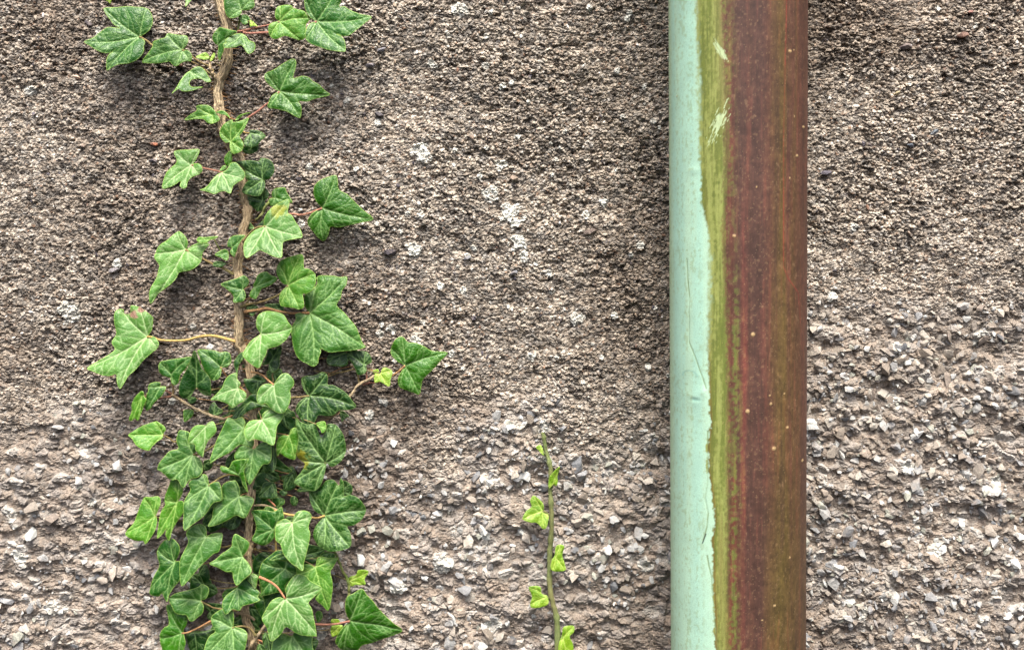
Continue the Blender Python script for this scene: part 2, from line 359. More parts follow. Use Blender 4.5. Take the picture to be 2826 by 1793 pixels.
    sc = np.maximum(scr(1986, 352, 13, 42, .42, 601), scr(1993, 158, 7, 26, -.5, 611))
    c = mix(c, np.array(srgb(176, 196, 150)), np.clip(sc, 0, 1)*.85)
    # pale fly specks
    sp = np.zeros(len(z))
    for (sx, sy, r_) in ((2168, 156, 5), (2178, 152, 2.2), (2088, 14, 4), (2187, 436, 4), (2180, 330, 2), (2026, 655, 5), (2083, 523, 2.4), (2074, 922, 6), (2120, 1113, 4), (2060, 1132, 6), (2163, 1181, 4), (2128, 1236, 6), (2205, 1282, 4), (2155, 1086, 2.5), (2170, 1546, 3), (2130, 1674, 4), (2098, 1712, 2.5), (2117, 1090, 2.6), (2205, 355, 4), (2168, 498, 2.5), (1876, 266, 2)):
        m_ = (np.abs(u*370+1850-sx) < 12) & (np.abs(py-sy) < 12)
        sp[m_] = np.maximum(sp[m_], sst(1.1, .6, np.hypot(u[m_]*370+1850-sx, py[m_]-sy)/r_)*(~back[m_]))
    for _ in range(150):
        sx = rng.uniform(1990, 2215); sy = rng.uniform(-60, 1850); r_ = rng.uniform(.9, 2.0)
        a0 = math.asin(max(-1, min(1, (sx-1850)/370*2-1)))-f0; i_ = int((a0+math.pi)/(2*math.pi)*na); j0 = int(np.searchsorted(zs, 7.7-(sy-896.5)/3.76))
        if 0 < j0 < len(zs)-1: sp[j0*na+i_ % na] = max(sp[j0*na+i_ % na], .35)
    c = mix(c, np.array(srgb(176, 150, 106)), sp*.85)
    # cracks and blisters of the paint
    def crack(tab, w):
        y, x = zip(*tab); return np.exp(-((u*370+1850-np.interp(py, y, x)-1.6*fbm(z, z*0, 9, 3, 701))/w)**2)*((py > y[0]) & (py < y[-1]))*(~back)
    cr = np.maximum(crack(((715, 1902), (760, 1904), (820, 1909), (900, 1908), (950, 1908), (985, 1922), (1050, 1946), (1075, 1954)), 1.5), crack(((1190, 1957), (1250, 1957), (1343, 1956), (1380, 1949), (1420, 1958), (1460, 1954), (1500, 1944)), 2.0))
    cr = np.maximum(cr, crack(((1540, 1955), (1600, 1966), (1700, 1972), (1793, 1982), (1900, 1984)), 2.2)); cr2 = crack(((1478, 1952), (1492, 1948), (1510, 1942)), 1.5)
    c = mix(c, np.array(srgb(112, 128, 84)), cr*(.35+.5*sst(-.2, .2, fbm(z, z*0, 12, 2, 711)))); c = mix(c, np.array((.01, .012, .01)), np.clip(cr2*1.2, 0, 1))
    def blob(cx, cy, rx, ry): return np.exp(-((u*370+1850-cx)/rx)**2-((py-cy)/ry)**2)*(~back)
    hgt = .5*blob(1925, 1100, 30, 28)+.45*blob(1948, 1085, 9, 14)-.5*blob(1925, 1108, 12, 5)+.25*blob(1910, 1040, 20, 30)*1+.3*blob(1925, 475, 18, 10)
    hgt = hgt+.12*g*(1-rr)*0-cr*.25+.05*(1-sst(-1, 1, (u-eg)/.006))+sc*-.12+sp*.35+.05*fz+.10*fbm(arc, z, 26, 2, 801)
    ca = mint*.8; ring = np.clip(blob(1925, 1108, 13, 4.5)+.8*np.exp(-((np.hypot(u*370+1850-1910, (py-1045)*1.2)-20)/2.6)**2)*((py < 1045))*(~back), 0, 1)
    c = mix(c, np.array(srgb(112, 160, 146)), ring*.55)
    rad = (R0+hgt)/1000
    # leans a touch sideways over its height
    cx = .0066*(-z/560)*.0+(-z/1000)*.0118
    co = np.stack([rad*np.sin(ph)+cx, -rad*np.cos(ph), z/1000+.9], 1)
    nzr = len(zs); ii = np.arange(na*nzr).reshape(nzr, na); jn = np.roll(ii, -1, 1)
    fc = np.stack([ii[:-1], jn[:-1], jn[1:], ii[1:]], -1).reshape(-1, 4)
    me = mesh_from('pipe', co, fc, True); attr_col(me, 'Col', np.clip(c, .01, .85)); attr_f(me, 'stain', np.clip(g+rr, 0, 1))
    m = NT('pipe_paint'); a = m.attr('Col'); pos = m.n('ShaderNodeNewGeometry').outputs['Position']
    mp = m.n('ShaderNodeMapping'); mp.inputs['Scale'].default_value = (1, 1, .12); m.l(pos, mp.inputs[0])
    n1 = m.noise(1500, 3, .7, pos); n2 = m.noise(700, 3, .65, mp.outputs[0])
    vo = m.n('ShaderNodeTexVoronoi', i_Scale=420, i_Randomness=1.); m.l(pos, vo.inputs['Vector'])
    speck = m.math('MULTIPLY', m.math('LESS_THAN', vo.outputs['Distance'], .20), m.math('GREATER_THAN', m.noise(160, 2, .5, pos), .50))
    st = m.attr('stain').outputs['Fac']
    c = m.mix(1, a.outputs['Color'], m.mix(m.math('MULTIPLY_ADD', n1, 2, -.5, True), (.80, .80, .80), (1.2, 1.2, 1.2)), 'MULTIPLY')
    c = m.mix(m.math('MULTIPLY', st, 1.0), c, m.mix(1, c, m.mix(m.math('MULTIPLY_ADD', n2, 2.2, -.6, True), (.78, .78, .78), (1.2, 1.19, 1.18)), 'MULTIPLY'))
    c = m.mix(m.math('MULTIPLY', speck, m.math('MULTIPLY_ADD', st, -.02, .16)), c, m.mix(st, (.20, .22, .08), (.42, .30, .16)))
    m.l(c, m.p.inputs['Base Color']); m.l(m.math('MULTIPLY_ADD', st, .08, .50), m.p.inputs['Roughness']); m.p.inputs['Specular IOR Level'].default_value = .35
    m.l(m.bump(n1, .35, .0003, m.bump(n2, .2, .0003)), m.p.inputs['Normal'])
    o = obj('drain_pipe', me, m.m, None, (XC/1000, -D/1000, -.9)); tag(o, 'round upright drainpipe, pale mint on the left, stained green and red brown, against the wall', 'pipe')
pipe()

# ================================================================ THE IVY
def catmull(P, sub, closed=True, tips=None):
    P = np.array(P, float); n = len(P); out = []
    for i in range(n if closed else n-1):
        p1 = P[i]; p2 = P[(i+1) % n]
        p0 = P[i-1] if closed or i > 0 else p1*2-p2
        p3 = P[(i+2) % n] if closed or i+2 < n else p2*2-p1
        for k in range(sub):
            t = k/sub; out.append(.5*((2*p1)+(-p0+p2)*t+(2*p0-5*p1+4*p2-p3)*t*t+(-p0+3*p1-3*p2+p3)*t**3))
    if not closed: out.append(P[-1])
    return np.array(out)
def seg_dist(P, a, b):
    ab = b-a; t = np.clip(((P-a)@ab)/max(1e-9, ab@ab), 0, 1); q = a+t[:, None]*ab; return np.hypot(*(P-q).T), t
def inside(P, poly):
    x, y = P[:, 0], P[:, 1]; r = np.zeros(len(P), bool); n = len(poly)
    for i in range(n):
        x1, y1 = poly[i]; x2, y2 = poly[(i+1) % n]
        if y1 == y2: continue
        c = ((y1 > y) != (y2 > y)) & (x < (x2-x1)*(y-y1)/(y2-y1)+x1); r ^= c
    return r
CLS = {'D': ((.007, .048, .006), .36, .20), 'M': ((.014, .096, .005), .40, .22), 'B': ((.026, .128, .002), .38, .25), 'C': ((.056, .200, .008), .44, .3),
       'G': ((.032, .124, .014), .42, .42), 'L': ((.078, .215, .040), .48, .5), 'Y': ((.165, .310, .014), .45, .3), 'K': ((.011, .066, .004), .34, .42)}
def leaf_mat(cl):
    base, rough, veink = CLS[cl]
    m = NT('ivy_leaf_'+{'D': 'dark', 'M': 'mid', 'B': 'bright', 'C': 'light', 'G': 'greyish', 'L': 'pale', 'Y': 'young', 'K': 'mottled'}[cl])
    ob = m.n('ShaderNodeTexCoord').outputs['Object']; oi = m.n('ShaderNodeObjectInfo').outputs['Random']
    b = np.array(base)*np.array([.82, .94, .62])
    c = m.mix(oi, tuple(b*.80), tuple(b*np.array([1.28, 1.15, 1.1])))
    cloud = m.noise(45, 3, .6, ob)
    c = m.mix(m.math('MULTIPLY_ADD', cloud, 3, -1.0, True), m.mix(1, c, (.68, .80, .70), 'MULTIPLY'), m.mix(1, c, (1.35, 1.16, 1.25), 'MULTIPLY'))
    fine = m.noise(1400, 2, .7, ob)
    c = m.mix(1, c, m.mix(fine, (.72, .74, .72), (1.28, 1.26, 1.28)), 'MULTIPLY')
    # net of the smallest veins
    vo = m.n('ShaderNodeTexVoronoi', feature='DISTANCE_TO_EDGE', i_Scale=330); m.l(ob, vo.inputs['Vector'])
    net = m.math('SUBTRACT', 1, m.math('MULTIPLY', vo.outputs['Distance'], 7, None, True), None, True)
    vc = {'Y': (.46, .58, .12), 'L': (.42, .56, .26), 'C': (.34, .52, .13)}.get(cl, (.26, .43, .14))
    vein = m.attr('vein').outputs['Fac']; edge = m.attr('edge').outputs['Fac']
    c = m.mix(m.math('MULTIPLY', net, .06 if cl != 'K' else .18), c, vc)
    hz = m.attr('halo').outputs['Fac']
    c = m.mix(m.math('MULTIPLY', hz, .24 if cl in 'KG' else .12), c, vc)
    c = m.mix(m.math('MULTIPLY', vein, .78, None, True), c, vc)
    c = m.mix(m.math('MULTIPLY', edge, .65), c, (.34, .50, .10) if cl not in 'DK' else (.16, .27, .06))
    c = m.mix(m.attr('brown').outputs['Fac'], c, (.26, .15, .10))
    c = m.mix(m.attr('yellow').outputs['Fac'], c, (.45, .38, .03))
    bf = m.n('ShaderNodeNewGeometry').outputs['Backfacing']
    c = m.mix(bf, c, m.mix(.5, c, (.25, .40, .16)))
    m.l(c, m.p.inputs['Base Color'])
    m.l(m.math('MULTIPLY_ADD', fine, .22, rough-.10), m.p.inputs['Roughness']); m.p.inputs['Specular IOR Level'].default_value = .36
    m.p.inputs['Coat Weight'].default_value = .07; m.p.inputs['Coat Roughness'].default_value = .3
    bh = m.math('ADD', m.math('MULTIPLY', cloud, .5), m.math('MULTIPLY', m.noise(260, 3, .6, ob), .6))
    nb = m.bump(fine, .25, .0003, m.bump(m.math('SUBTRACT', bh, m.math('MULTIPLY', net, .25)), .55, .0012)); m.l(nb, m.p.inputs['Normal'])
    tr = m.n('ShaderNodeBsdfTranslucent'); m.l(m.mix(1, c, (1.1, 1.25, .5), 'MULTIPLY'), tr.inputs[0]); ms = m.n('ShaderNodeMixShader'); ms.inputs[0].default_value = .16
    m.l(m.p.outputs[0], ms.inputs[1]); m.l(tr.outputs[0], ms.inputs[2]); m.l(ms.outputs[0], m.out.inputs[0])
    return m.m
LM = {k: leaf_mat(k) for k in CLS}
def build_leaf(rec, parent, origin, idx):
    hd, bs, os_ = rec.split('|'); cl, h, pi, ya = hd.split(); h = float(h); pi = float(pi); ya = float(ya)
    B = np.array([float(v) for v in bs.split(',')]); pts = []; tips = []
    for w in os_.split():
        t = w.endswith('*'); p = np.array([float(v) for v in w.rstrip('*').split(',')])-B
        if t: tips.append(p)
        pts.append(p)
    rg = random.Random(idx*7+3)
    poly = catmull(pts, 5)
    # tiny roughness of the margin
    area = abs(np.sum(poly[:, 0]*np.roll(poly[:, 1], -1)-poly[:, 1]*np.roll(poly[:, 0], -1)))/2
    S = math.sqrt(area); step = .62 if S > 22 else .52
    poly = poly[np.hypot(*(poly-np.roll(poly, 1, 0)).T) > .12]
    if not tips: tips = [max(pts, key=lambda p: p@p)]
    # veins
    veins = []
    for t in tips:
        L = np.hypot(*t)
        if L < 2: continue
        n = np.array([-t[1], t[0]])/L; bow = rg.uniform(-.06, .06)*L
        veins.append([t*f*.985+n*bow*math.sin(math.pi*f) for f in np.linspace(0, 1, 7)])
    # weaker extra veins into broad gaps, running to the margin
    sec = []
    for vi, v in enumerate(veins):
        L = np.hypot(*v[-1])
        k = max(2, int(L/8.5))
        for q in range(1, k+1):
            f = (q-.4)/(k+.5); x = f*6; i = int(x); p = v[i]+(v[min(6, i+1)]-v[i])*(x-i); dr = v[min(6, i+1)]-v[i]; dr = dr/(np.hypot(*dr)+1e-9)
            for s in (-1, 1):
                f = min(.93, max(.04, (q-.4)/(k+.5)+s*.5/(k+.5)*.45+rg.uniform(-.04, .04))); x = f*6; i = int(x); p = v[i]+(v[min(6, i+1)]-v[i])*(x-i)
                a = s*R(rg.uniform(30, 58)); ln = L*(1-f)*rg.uniform(.42, .66)+S*.09
                d1 = np.array([dr[0]*math.cos(a)-dr[1]*math.sin(a), dr[0]*math.sin(a)+dr[1]*math.cos(a)]); a2 = a*.62
                d2 = np.array([dr[0]*math.cos(a2)-dr[1]*math.sin(a2), dr[0]*math.sin(a2)+dr[1]*math.cos(a2)])
                pm = p+d1*ln*.5; sec.append((vi, p, pm, pm+d2*ln*.5))
                for w_ in (.5, .8):
                    e_ = p+(pm-p)*w_*1.3; a3 = a*rg.uniform(1.5, 2.2) if rg.random() < .5 else -a*.3
                    d3 = np.array([dr[0]*math.cos(a3)-dr[1]*math.sin(a3), dr[0]*math.sin(a3)+dr[1]*math.cos(a3)]); sec.append((vi, e_, e_+d3*ln*.16, e_+(d3+d2*.4)*ln*.28))
    lo = poly.min(0)-1; hi = poly.max(0)+1
    gx, gy = np.meshgrid(np.arange(lo[0], hi[0], step), np.arange(lo[1], hi[1], step*.87)); gx = gx+(np.arange(gx.shape[0])[:, None] % 2)*step*.5
    G = np.stack([gx.ravel(), gy.ravel()], 1); G = G[inside(G, poly)]
    de = np.full(len(G), 99.); n = len(poly)
    for i in range(n): de = np.minimum(de, seg_dist(G, poly[i], poly[(i+1) % n])[0])
    G = G[de > step*.45]; de = de[de > step*.45]
    allp = np.concatenate([poly, G]); N = len(poly)
    res = delaunay_2d_cdt([Vector(p) for p in allp], [(i, (i+1) % N) for i in range(N)], [], 1, 1e-5)
    P = np.array([v[:] for v in res[0]]); tri = [f for f in res[2] if len(f) == 3]
    de = np.full(len(P), 99.)
    for i in range(N): de = np.minimum(de, seg_dist(P, poly[i], poly[(i+1) % N])[0])
    dv = np.full((len(veins) or 1, len(P)), 99.); tv = np.zeros_like(dv)
    for vi, v in enumerate(veins):
        for k in range(6):
            dd, tt = seg_dist(P, v[k], v[k+1]); mk = dd < dv[vi]; dv[vi] = np.where(mk, dd, dv[vi]); tv[vi] = np.where(mk, (k+tt)/6, tv[vi])
    own = dv.argmin(0); dm = dv.min(0); tm = tv[own, np.arange(len(P))]
    ds = np.full(len(P), 99.)
    for vi, a, b, c in sec:
        for p, q in ((a, b), (b, c)):
            dd, _ = seg_dist(P, p, q); dd = np.where((own == vi) | (dm < .5), dd, 99); ds = np.minimum(ds, dd)
    wm = (.26+.0075*S)*(1-.45*tm)
    vein = np.clip(np.exp(-(dm/wm)**2)*(1-.3*tm)+.5*np.exp(-(ds/(.22+.003*S))**2), 0, 1)
    halo = np.clip(.8*np.exp(-(dm/(wm*3))**2)+.55*np.exp(-(ds/1.0)**2), 0, 1)
    x, z = P[:, 0], P[:, 1]; r = np.hypot(x, z)/S; th = np.arctan2(z, x)
    ph = rg.uniform(0, 6.3); cup = rg.uniform(-.10, .13)
    dh = np.where(z < 0, -z*pi, -z*pi*.45)+ya*x
    dh = dh+S*(.055*np.sqrt(np.clip(dm/(S*.16), 0, 1)))+S*.006*np.clip(ds/1.8, 0, 1)
    dh = dh+S*cup*r**2+S*.035*np.sin(3*th+ph)*r**2+S*.02*np.sin(x/S*9+ph)*np.sin(z/S*8-ph)
    dh = dh-S*.03*np.exp(-(de/(S*.06))**2)
    dh = np.maximum(dh, -(h-5.0))
    co = np.stack([x, -dh, z], 1)/1000
    me = mesh_from('leaf', co, np.array(tri)[:, ::1], True)
    # make the front face the viewer side
    nsum = sum((me.polygons[i].normal.y for i in range(0, len(me.polygons), 37)))
    if nsum > 0: me.flip_normals()
    attr_f(me, 'vein', vein); attr_f(me, 'halo', halo); attr_f(me, 'edge', np.exp(-(de/.42)**2))
    brown = np.zeros(len(P)); yel = np.zeros(len(P))
    if idx in SPOTS:
        for kind, sx, sz, rr in SPOTS[idx]:
            q = sst(1.25, .6, np.hypot(x+B[0]-sx, z+B[1]-sz)/rr+fbm(x+90, z, 3, 2, 5)*.8)
            if kind == 'b': brown = np.maximum(brown, q)
            else: yel = np.maximum(yel, q*.4)
    attr_f(me, 'brown', brown); attr_f(me, 'yellow', yel)
    o = obj('leaf', me, LM[cl], parent, (B[0]/1000-origin[0], -h/1000-origin[1], B[1]/1000-origin[2]))
    sm = o.modifiers.new('thickness', 'SOLIDIFY'); sm.thickness = .00035; sm.offset = -1
    return o, (B[0]/1000, -h/1000, B[1]/1000)
def mm_at(px, py): return ((px-1413)*.3*.98, -(py-896.5)*.3*.98)
SPOTS = {}; NTRACED = 121
def stem_mat(name, c1, c2, c3, green=0.):
    m = NT(name); uv = m.n('ShaderNodeTexCoord').outputs['UV']; mp = m.n('ShaderNodeMapping'); mp.inputs['Scale'].default_value = (1, 1, 1); m.l(uv, mp.inputs[0])
    st = m.n('ShaderNodeMapping'); st.inputs['Scale'].default_value = (20, 2.2, 1); m.l(uv, st.inputs[0])
    n1 = m.noise(1.6, 4, .7, st.outputs[0]); ob = m.n('ShaderNodeNewGeometry').outputs['Position']; n2 = m.noise(500, 3, .6, ob); n3 = m.noise(40, 3, .6, ob)
    c = m.mix(m.math('MULTIPLY_ADD', n1, 4.2, -1.6, True), c1, c2); c = m.mix(m.math('MULTIPLY_ADD', n3, 3, -1.2, True), c, m.mix(.5, c, c3)); c = m.mix(1, c, m.mix(n2, (.75, .75, .75), (1.25, 1.25, 1.25)), 'MULTIPLY')
    m.l(c, m.p.inputs['Base Color']); m.p.inputs['Roughness'].default_value = .62
    m.l(m.bump(n1, .9, .0012, m.bump(n2, .4, .0004)), m.p.inputs['Normal']); return m.m
SM = {'bark': stem_mat('ivy_bark', srgb(74, 58, 40), srgb(210, 190, 150), srgb(158, 132, 96)),
      'green': stem_mat('green_stem', srgb(92, 116, 48), srgb(128, 146, 70), srgb(118, 92, 62)),
      'shoot': stem_mat('shoot_stem', srgb(92, 108, 56), srgb(130, 142, 86), srgb(140, 112, 76)),
      'red': stem_mat('petiole_red', srgb(146, 92, 76), srgb(188, 134, 112), srgb(160, 120, 84)),
      'yellow': stem_mat('petiole_yellow', srgb(176, 146, 78), srgb(212, 186, 112), srgb(180, 130, 80)),
      'tan': stem_mat('petiole_tan', srgb(150, 112, 70), srgb(196, 156, 104), srgb(170, 110, 76)),
      'olive': stem_mat('petiole_olive', srgb(116, 108, 58), srgb(158, 146, 92), srgb(150, 104, 76)),
      'orange': stem_mat('petiole_orange', srgb(168, 110, 76), srgb(202, 148, 108), srgb(190, 120, 84))}
def tube(pts, rads, seg=12, rough=0., seed=0, mm=1.0):
    """pts in metres; returns mesh with UVs (around, along)"""
    pts = np.array(pts); n = len(pts); T = np.gradient(pts, axis=0); T /= np.linalg.norm(T, axis=1)[:, None]+1e-12
    up = np.array([0, -1, 0.]); Nn = up-T*(T@up)[:, None]; Nn /= np.linalg.norm(Nn, axis=1)[:, None]+1e-12; Bn = np.cross(T, Nn)
    an = np.linspace(0, 2*math.pi, seg, endpoint=False); L = np.concatenate([[0], np.cumsum(np.linalg.norm(np.diff(pts, axis=0), axis=1))])
    A, LL = np.meshgrid(an, L)
    rr = np.array(rads)[:, None]*(1+rough*(fbm((A*2.2).ravel()+3*seed, (LL*1000/14).ravel(), 1, 3, seed).reshape(A.shape)))
    if seg > 20: rr = rr*(1+.20*vnoise((A*6.4).ravel(), (LL*1000/26+A*.6).ravel(), 1, 5).reshape(A.shape)+.12*vnoise((A*13).ravel(), (LL*1000/12).ravel(), 1, 6).reshape(A.shape))
    co = pts[:, None, :]+rr[..., None]*(np.cos(A)[..., None]*Nn[:, None, :]+np.sin(A)[..., None]*Bn[:, None, :])
    co = co.reshape(-1, 3); ii = np.arange(n*seg).reshape(n, seg); jn = np.roll(ii, -1, 1)
    fc = np.stack([ii[:-1], jn[:-1], jn[1:], ii[1:]], -1).reshape(-1, 4)
    me = mesh_from('tube', co, fc, True); me.flip_normals()
    uvl = me.uv_layers.new(name='UVMap'); lv = np.zeros(len(me.loops), np.int32); me.loops.foreach_get('vertex_index', lv)
    u = (lv % seg)/seg; v = L[lv//seg]*60
    # seam: faces whose corners wrap round
    u4 = u.reshape(-1, 4); wrap = (u4.max(1)-u4.min(1)) > .5; u4 = np.where(wrap[:, None] & (u4 < .5), u4+1, u4)
    uvl.data.foreach_set('uv', np.stack([u4.ravel(), v], 1).astype(np.float32).ravel())
    # close the ends
    bm = bmesh.new(); bm.from_mesh(me); bmesh.ops.holes_fill(bm, edges=[e for e in bm.edges if e.is_boundary]); bm.to_mesh(me); bm.free()
    return me
STEMS = """main 4.2 3.3 11.12 bark|-237.0,280.1 -235.5,262.8 -229.4,240.3 -230.4,214.3 -236.8,197.8 -237.6,181.0 -236.3,172.0 -235.3,162.4 -227.3,144.0 -220.4,135.2 -217.8,107.1 -215.3,95.7 -217.9,78.0 -221.4,60.9 -223.3,47.7 -222.8,18.3 -223.0,6.8 -223.8,-9.6 -221.3,-19.1 -217.6,-29.2 -214.5,-48.1 -212.8,-72.9 -213.8,-105.1 -214.7,-130.7 -216.4,-144.6 -217.6,-164.3 -218.2,-190.7 -221.2,-237.1 -217.3,-256.4 -216.2,-290.8
branch 1.8 2.1 12.68 bark|-278.7,-56.0 -271.8,-61.1 -263.3,-65.8 -256.3,-68.9 -248.6,-72.4 -240.8,-74.8 -232.3,-77.2 -220.7,-82.3
branch 1.8 2.4 12.68 bark|-110.8,-40.1 -119.4,-44.8 -126.4,-48.7 -130.4,-55.0 -138.2,-64.4 -148.4,-73.8 -171.9,-80.1
branch 1.5 2.1 17.36 green|-149.6,-178.2 -146.2,-185.4 -142.7,-192.5 -139.3,-199.6 -135.8,-206.8 -134.1,-213.9 -134.2,-222.2 -135.4,-233.6
branch 1.5 2.4 12.68 bark|-244.0,214.2 -242.2,206.7 -239.9,202.1 -237.7,197.6
branch 1.5 1.8 14.24 green|-208.3,86.2 -203.7,89.2 -198.2,98.4 -195.8,103.0
branch 1.5 2.1 12.68 bark|-219.2,-149.0 -203.6,-147.4 -187.2,-155.3
branch 2.1 2.7 14.24 bark|-203.9,-247.1 -209.9,-255.5 -214.1,-261.5 -216.0,-267.5
branch 1.8 1.8 14.24 bark|-212.7,-243.5 -221.5,-237.5 -227.4,-237.5
shoot 1.26 2.04 9.56 shoot|25.2,-88.2 26.3,-93.6 27.7,-101.1 29.3,-108.0 31.4,-115.5 31.9,-125.8 31.5,-136.8 32.5,-149.1 32.8,-158.7 32.6,-169.8 31.9,-180.8 31.4,-190.5 31.1,-200.2 31.6,-215.4 33.5,-229.3 36.0,-237.6 37.4,-247.3 37.8,-259.9 37.4,-275.2 37.7,-286.4"""
PETS = """2 olive|-299.9,232.9,13.9 -294.3,230.0,13.4 -288.5,225.5,12.8 -270.3,215.7,12.7
3 olive|-264.0,221.7,20.2 -257.5,217.2,17.7 -250.6,212.3,15.3 -244.8,209.7,12.9 -240.7,205.2,12.7
-1 olive|-258.6,213.1,12.4 -252.9,210.5,12.5 -244.5,204.4,12.6 -240.0,199.8,12.7
15 red|-185.6,243.5,21.0 -193.2,241.7,18.8 -203.6,240.0,16.6 -214.0,238.2,14.4 -220.9,237.0,14.2
16 red|-155.3,243.2,24.1 -166.9,236.7,21.9 -185.5,235.3,19.8 -195.8,235.6,17.6 -211.4,235.2,15.8 -216.0,236.0,15.8
-1 green|-219.6,249.8,12.4 -219.6,245.2,12.6 -220.8,237.6,12.7
17 red|-187.0,189.0,17.1 -191.4,182.7,16.1 -197.8,179.1,15.2 -205.7,173.1,14.3 -213.2,168.3,13.5 -219.0,161.8,13.5
21 red|-259.2,130.3,15.5 -250.2,128.1,14.8 -243.5,126.6,14.0 -236.0,124.9,13.3 -229.3,122.5,12.7 -220.9,117.9,12.7
19 yellow|-211.3,155.8,15.5 -215.4,156.3,14.3 -218.7,157.0,13.1 -225.8,153.0,12.7
-1 olive|-232.6,163.7,12.4 -236.4,166.0,12.6 -244.0,170.2,12.7
30 red|-153.8,95.7,15.5 -161.2,92.7,14.8 -167.5,90.8,14.0 -173.0,90.2,13.3 -180.9,90.8,12.7 -201.0,86.2,12.7
28 olive|-197.5,80.5,28.0 -205.3,79.9,22.0 -213.5,74.6,16.1 -218.6,68.5,14.2
35 olive|-265.2,62.1,15.5 -257.0,57.5,14.8 -251.1,54.4,14.0 -243.6,50.5,13.3 -236.1,47.5,12.7 -226.9,42.0,12.7
34 green|-241.2,70.9,18.6 -238.7,65.2,16.7 -236.9,61.3,14.8 -231.0,53.6,14.2
53 yellow|-297.3,-8.4,17.1 -292.4,-9.2,16.5 -287.2,-11.2,15.9 -277.3,-12.0,15.3 -265.9,-11.5,14.7 -256.7,-9.0,14.1 -247.5,-7.9,13.6 -238.3,-9.2,13.5 -225.9,-13.0,13.5
38 olive|-180.7,33.4,23.3 -187.7,26.4,21.4 -195.8,22.5,19.4 -205.5,19.4,17.5 -213.5,18.1,15.8 -221.3,15.4,15.8
39 tan|-164.8,10.9,17.1 -170.2,10.7,16.6 -178.0,10.4,16.2 -189.7,12.0,15.7 -199.8,14.5,15.3 -206.8,13.2,15.0 -218.4,11.5,15.0
37 olive|-208.1,31.7,18.6 -212.7,23.2,15.8 -217.8,16.9,14.2
-1 olive|-126.6,-40.1,10.8 -125.8,-45.6,11.0 -125.1,-47.9,11.1
-1 red|-120.0,-37.0,10.8 -119.2,-41.7,11.0 -119.6,-44.8,11.1
-1 red|-108.0,-46.4,10.8 -114.2,-46.8,10.9 -118.8,-47.2,11.1 -122.7,-48.3,11.1
50 tan|-87.3,-32.3,15.5 -92.5,-37.0,14.3 -97.3,-40.2,13.1 -104.3,-44.2,12.7
-1 olive|-278.8,-47.1,11.6 -278.1,-51.0,11.8 -278.1,-55.7,11.9
57 red|-286.6,-49.5,18.6 -283.6,-52.7,14.3 -279.7,-55.7,11.9
-1 red|-301.6,-58.1,11.6 -290.7,-59.6,11.7 -284.4,-58.5,11.9 -279.7,-57.7,11.9
56 tan|-236.9,-33.0,20.2 -235.1,-37.1,18.0 -233.4,-40.4,15.8 -230.0,-43.8,13.6 -217.8,-54.7,13.5
55 olive|-255.6,-49.9,24.9 -250.8,-51.5,21.2 -244.8,-51.9,17.4 -239.5,-51.6,13.7 -229.5,-54.7,13.5
63 tan|-191.9,-46.5,29.5 -196.8,-43.4,26.1 -202.8,-39.1,22.6 -208.1,-37.8,19.2 -212.8,-37.2,18.9
-1 olive|-196.0,-37.0,12.4 -196.4,-41.7,12.5 -196.0,-45.6,12.6 -199.6,-55.8,12.7
51 olive|-165.3,-56.6,18.6 -173.3,-58.0,16.7 -179.8,-58.6,14.8 -194.7,-61.1,14.2
69 olive|-285.3,-88.8,18.6 -280.7,-91.9,16.0 -276.0,-95.1,13.5 -261.3,-86.2,12.7
70 olive|-259.1,-103.8,24.9 -255.1,-103.8,22.4 -250.3,-101.9,20.0 -242.3,-96.8,17.5 -232.2,-89.4,17.4
87 olive|-246.0,-128.7,29.5 -241.3,-125.4,26.8 -236.5,-122.4,24.0 -230.1,-120.9,21.3 -223.0,-122.5,18.9 -215.2,-126.5,18.9
85 olive|-293.1,-156.0,18.6 -290.4,-157.7,16.0 -285.7,-159.1,13.5 -268.0,-161.7,12.7
92 olive|-249.0,-171.1,28.0 -244.5,-178.2,23.0 -238.8,-181.8,18.0 -232.1,-181.4,13.1 -219.6,-175.9,12.7
115 yellow|-152.4,-153.5,28.0 -158.1,-155.8,25.2 -163.2,-156.2,22.5 -174.6,-155.4,19.7 -185.9,-154.4,17.4 -195.2,-151.2,17.4
-1 yellow|-196.1,-174.9,13.9 -195.0,-179.6,14.1 -195.0,-186.0,14.2
-1 orange|-194.9,-148.9,13.2 -197.9,-145.7,13.4 -201.0,-142.5,13.5
105 orange|-183.6,-219.5,35.8 -189.5,-211.2,34.6 -195.8,-206.5,33.3 -205.0,-202.3,33.0
-1 orange|-175.8,-198.3,15.5 -180.4,-198.7,15.7 -185.1,-198.3,15.8
97 olive|-255.6,-225.7,21.7 -250.7,-229.4,19.3 -246.7,-232.5,16.9 -240.3,-234.5,14.4 -227.4,-236.3,14.2
98 tan|-272.0,-253.0,20.2 -267.3,-252.4,20.3 -261.3,-249.7,20.3 -254.8,-246.4,20.4 -248.6,-243.1,20.5 -240.7,-241.6,20.5
99 olive|-228.7,-246.0,28.0 -222.4,-245.8,24.1 -216.2,-248.8,20.1 -211.3,-255.8,18.9
109 red|-132.8,-240.9,26.4 -138.6,-242.6,24.9 -144.7,-244.2,23.3 -151.9,-245.2,21.8 -160.3,-245.4,20.5 -174.4,-244.5,20.5
-1 orange|-210.0,-259.4,17.1 -206.4,-261.1,17.2 -203.5,-264.1,17.3 -201.2,-268.9,17.4
-1 tan|-194.2,-92.9,10.8 -187.9,-88.9,11.0 -181.6,-85.0,11.1
-1 tan|-242.0,-74.6,12.4 -237.3,-76.2,12.5 -234.2,-75.4,12.6 -229.4,-73.8,12.7"""
